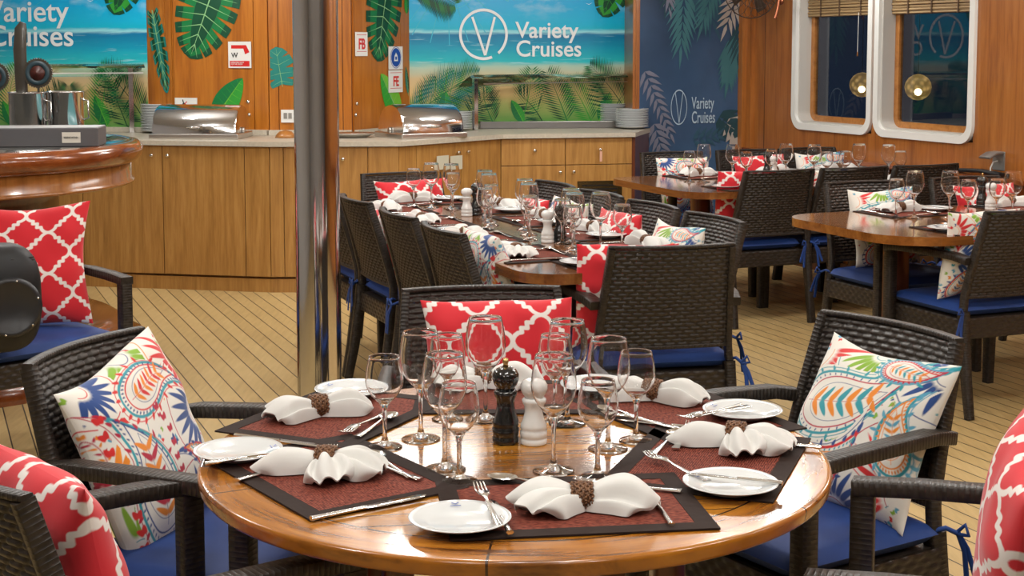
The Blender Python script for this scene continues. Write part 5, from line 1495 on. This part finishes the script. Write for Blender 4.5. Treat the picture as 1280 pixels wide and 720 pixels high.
px_=atY(975,16,W(8.6,VW-.03)[1])
e=thing('wall_bracket','small copper pipe bracket on the mahogany wall beside the fan','bracket',(px_.x,px_.y,px_.z),TH+PI/2)
MB().tube([(0,-.0,.14),(0,.02,.02),(0,.04,-.04)],.012,8).build('pipe',mat('copper_pipe',(.30,.10,.05),.35,.8),e)
MB().lathe([(.0005,0),(.026,0),(.026,.012),(.0005,.012)],20).xf(Matrix.Translation((0,.0,.08))@Matrix.Rotation(PI/2,4,'X')).build('wall_rose',MATS['copper_pipe'],e)
# grey socket with flap and cable
def wallpt(px_,py_,v_=VW):
    a=(px_-640)/F*CP; Y=v_/(a*math.cos(TH)+math.sin(TH)); return atY(px_,py_,Y)
P0=wallpt(1252,201)
e=thing('wall_socket','grey metal socket with raised flap beside the windows','socket',P0,TH+PI/2)
# local -y... wall normal points to -v = local +y after rotation; build towards +y
GREYM=mat('grey_metal',(.30,.30,.29),.35,.7)
MB().box(-.05,0,-.055,.05,.025,.055).build('socket_box',GREYM,e,bevel=.004)
MB().sweep([(0,.02,.05),(0,.075,.045),(0,.125,.02)],.09,.012,0,(0,0,1),.3).build('socket_flap',GREYM,e)
MB().tube([(.0,.03,.0),(.0,.06,-.005),(.01,.07,-.04),(.02,.06,-.10),(.03,.05,-.17),(.04,.03,-.20)],.004,6).build('cable',WHITE,e)
P0=wallpt(1225,214,VW-.07)
o=MB().sweep([(-.19,0,.01),(0,0,.02),(.19,0,.01)],.05,.022,0,(0,0,1),.5).build('pen_case',BLK,None,(P0.x,P0.y,.802),TH+PI/2); tag(o,'slim dark case lying on the window ledge','case')

# ------------------------------------------------------------------ light
def area(x,y,z,s,p,col=(1,.98,.945),rot=(0,0,0),shape='DISK',nm='ceiling_light',sy=None):
    l=bpy.data.lights.new(nm,'AREA'); l.shape=shape; l.size=s; l.energy=p; l.color=col
    if sy: l.shape='RECTANGLE'; l.size_y=sy
    o=bpy.data.objects.new(nm,l); COL.objects.link(o); o.location=(x,y,z); o.rotation_euler=rot; return o
for (x,y,p) in ((-2.6,8.6,38),(.6,8.8,34),(2.1,9.3,30),(-2.6,6.2,30),(-.8,6.1,32),(1.0,6.6,30),(2.6,6.9,30),(-2.2,3.9,30),(-.5,4.1,32),(1.3,4.3,30),(3.2,4.7,30),(-1.6,1.9,32),(.0,1.8,30),(1.7,1.9,32),(3.4,2.6,26),(.8,0,24),(-1,0,24)):
    area(x,y,CZ-.03,.22,p*.45)
    l=bpy.data.lights.new('ceiling_fill','POINT'); l.energy=p*1.15; l.color=(1,.98,.945); l.shadow_soft_size=.07  # added point fill that brightens the ceiling for whiter glass reflections, no real fitting
    o=bpy.data.objects.new('ceiling_fill',l); COL.objects.link(o); o.location=(x+.35,y+.3,CZ-.16)
area(-.57,8.2,CZ-.03,.75,42,(1,.97,.92),sy=1.3)
w=bpy.data.worlds.new('world'); sc.world=w; w.use_nodes=True
w.node_tree.nodes['Background'].inputs[0].default_value=(.010,.016,.034,1); w.node_tree.nodes['Background'].inputs[1].default_value=1
sc.view_settings.view_transform='Standard'; sc.view_settings.look='None'; sc.view_settings.gamma=1; sc.view_settings.exposure=-.84
sc.view_settings.use_curve_mapping=False
sc.cycles.max_bounces=24; sc.cycles.transmission_bounces=24; sc.cycles.glossy_bounces=12; sc.cycles.diffuse_bounces=4
sc.cycles.sample_clamp_indirect=6
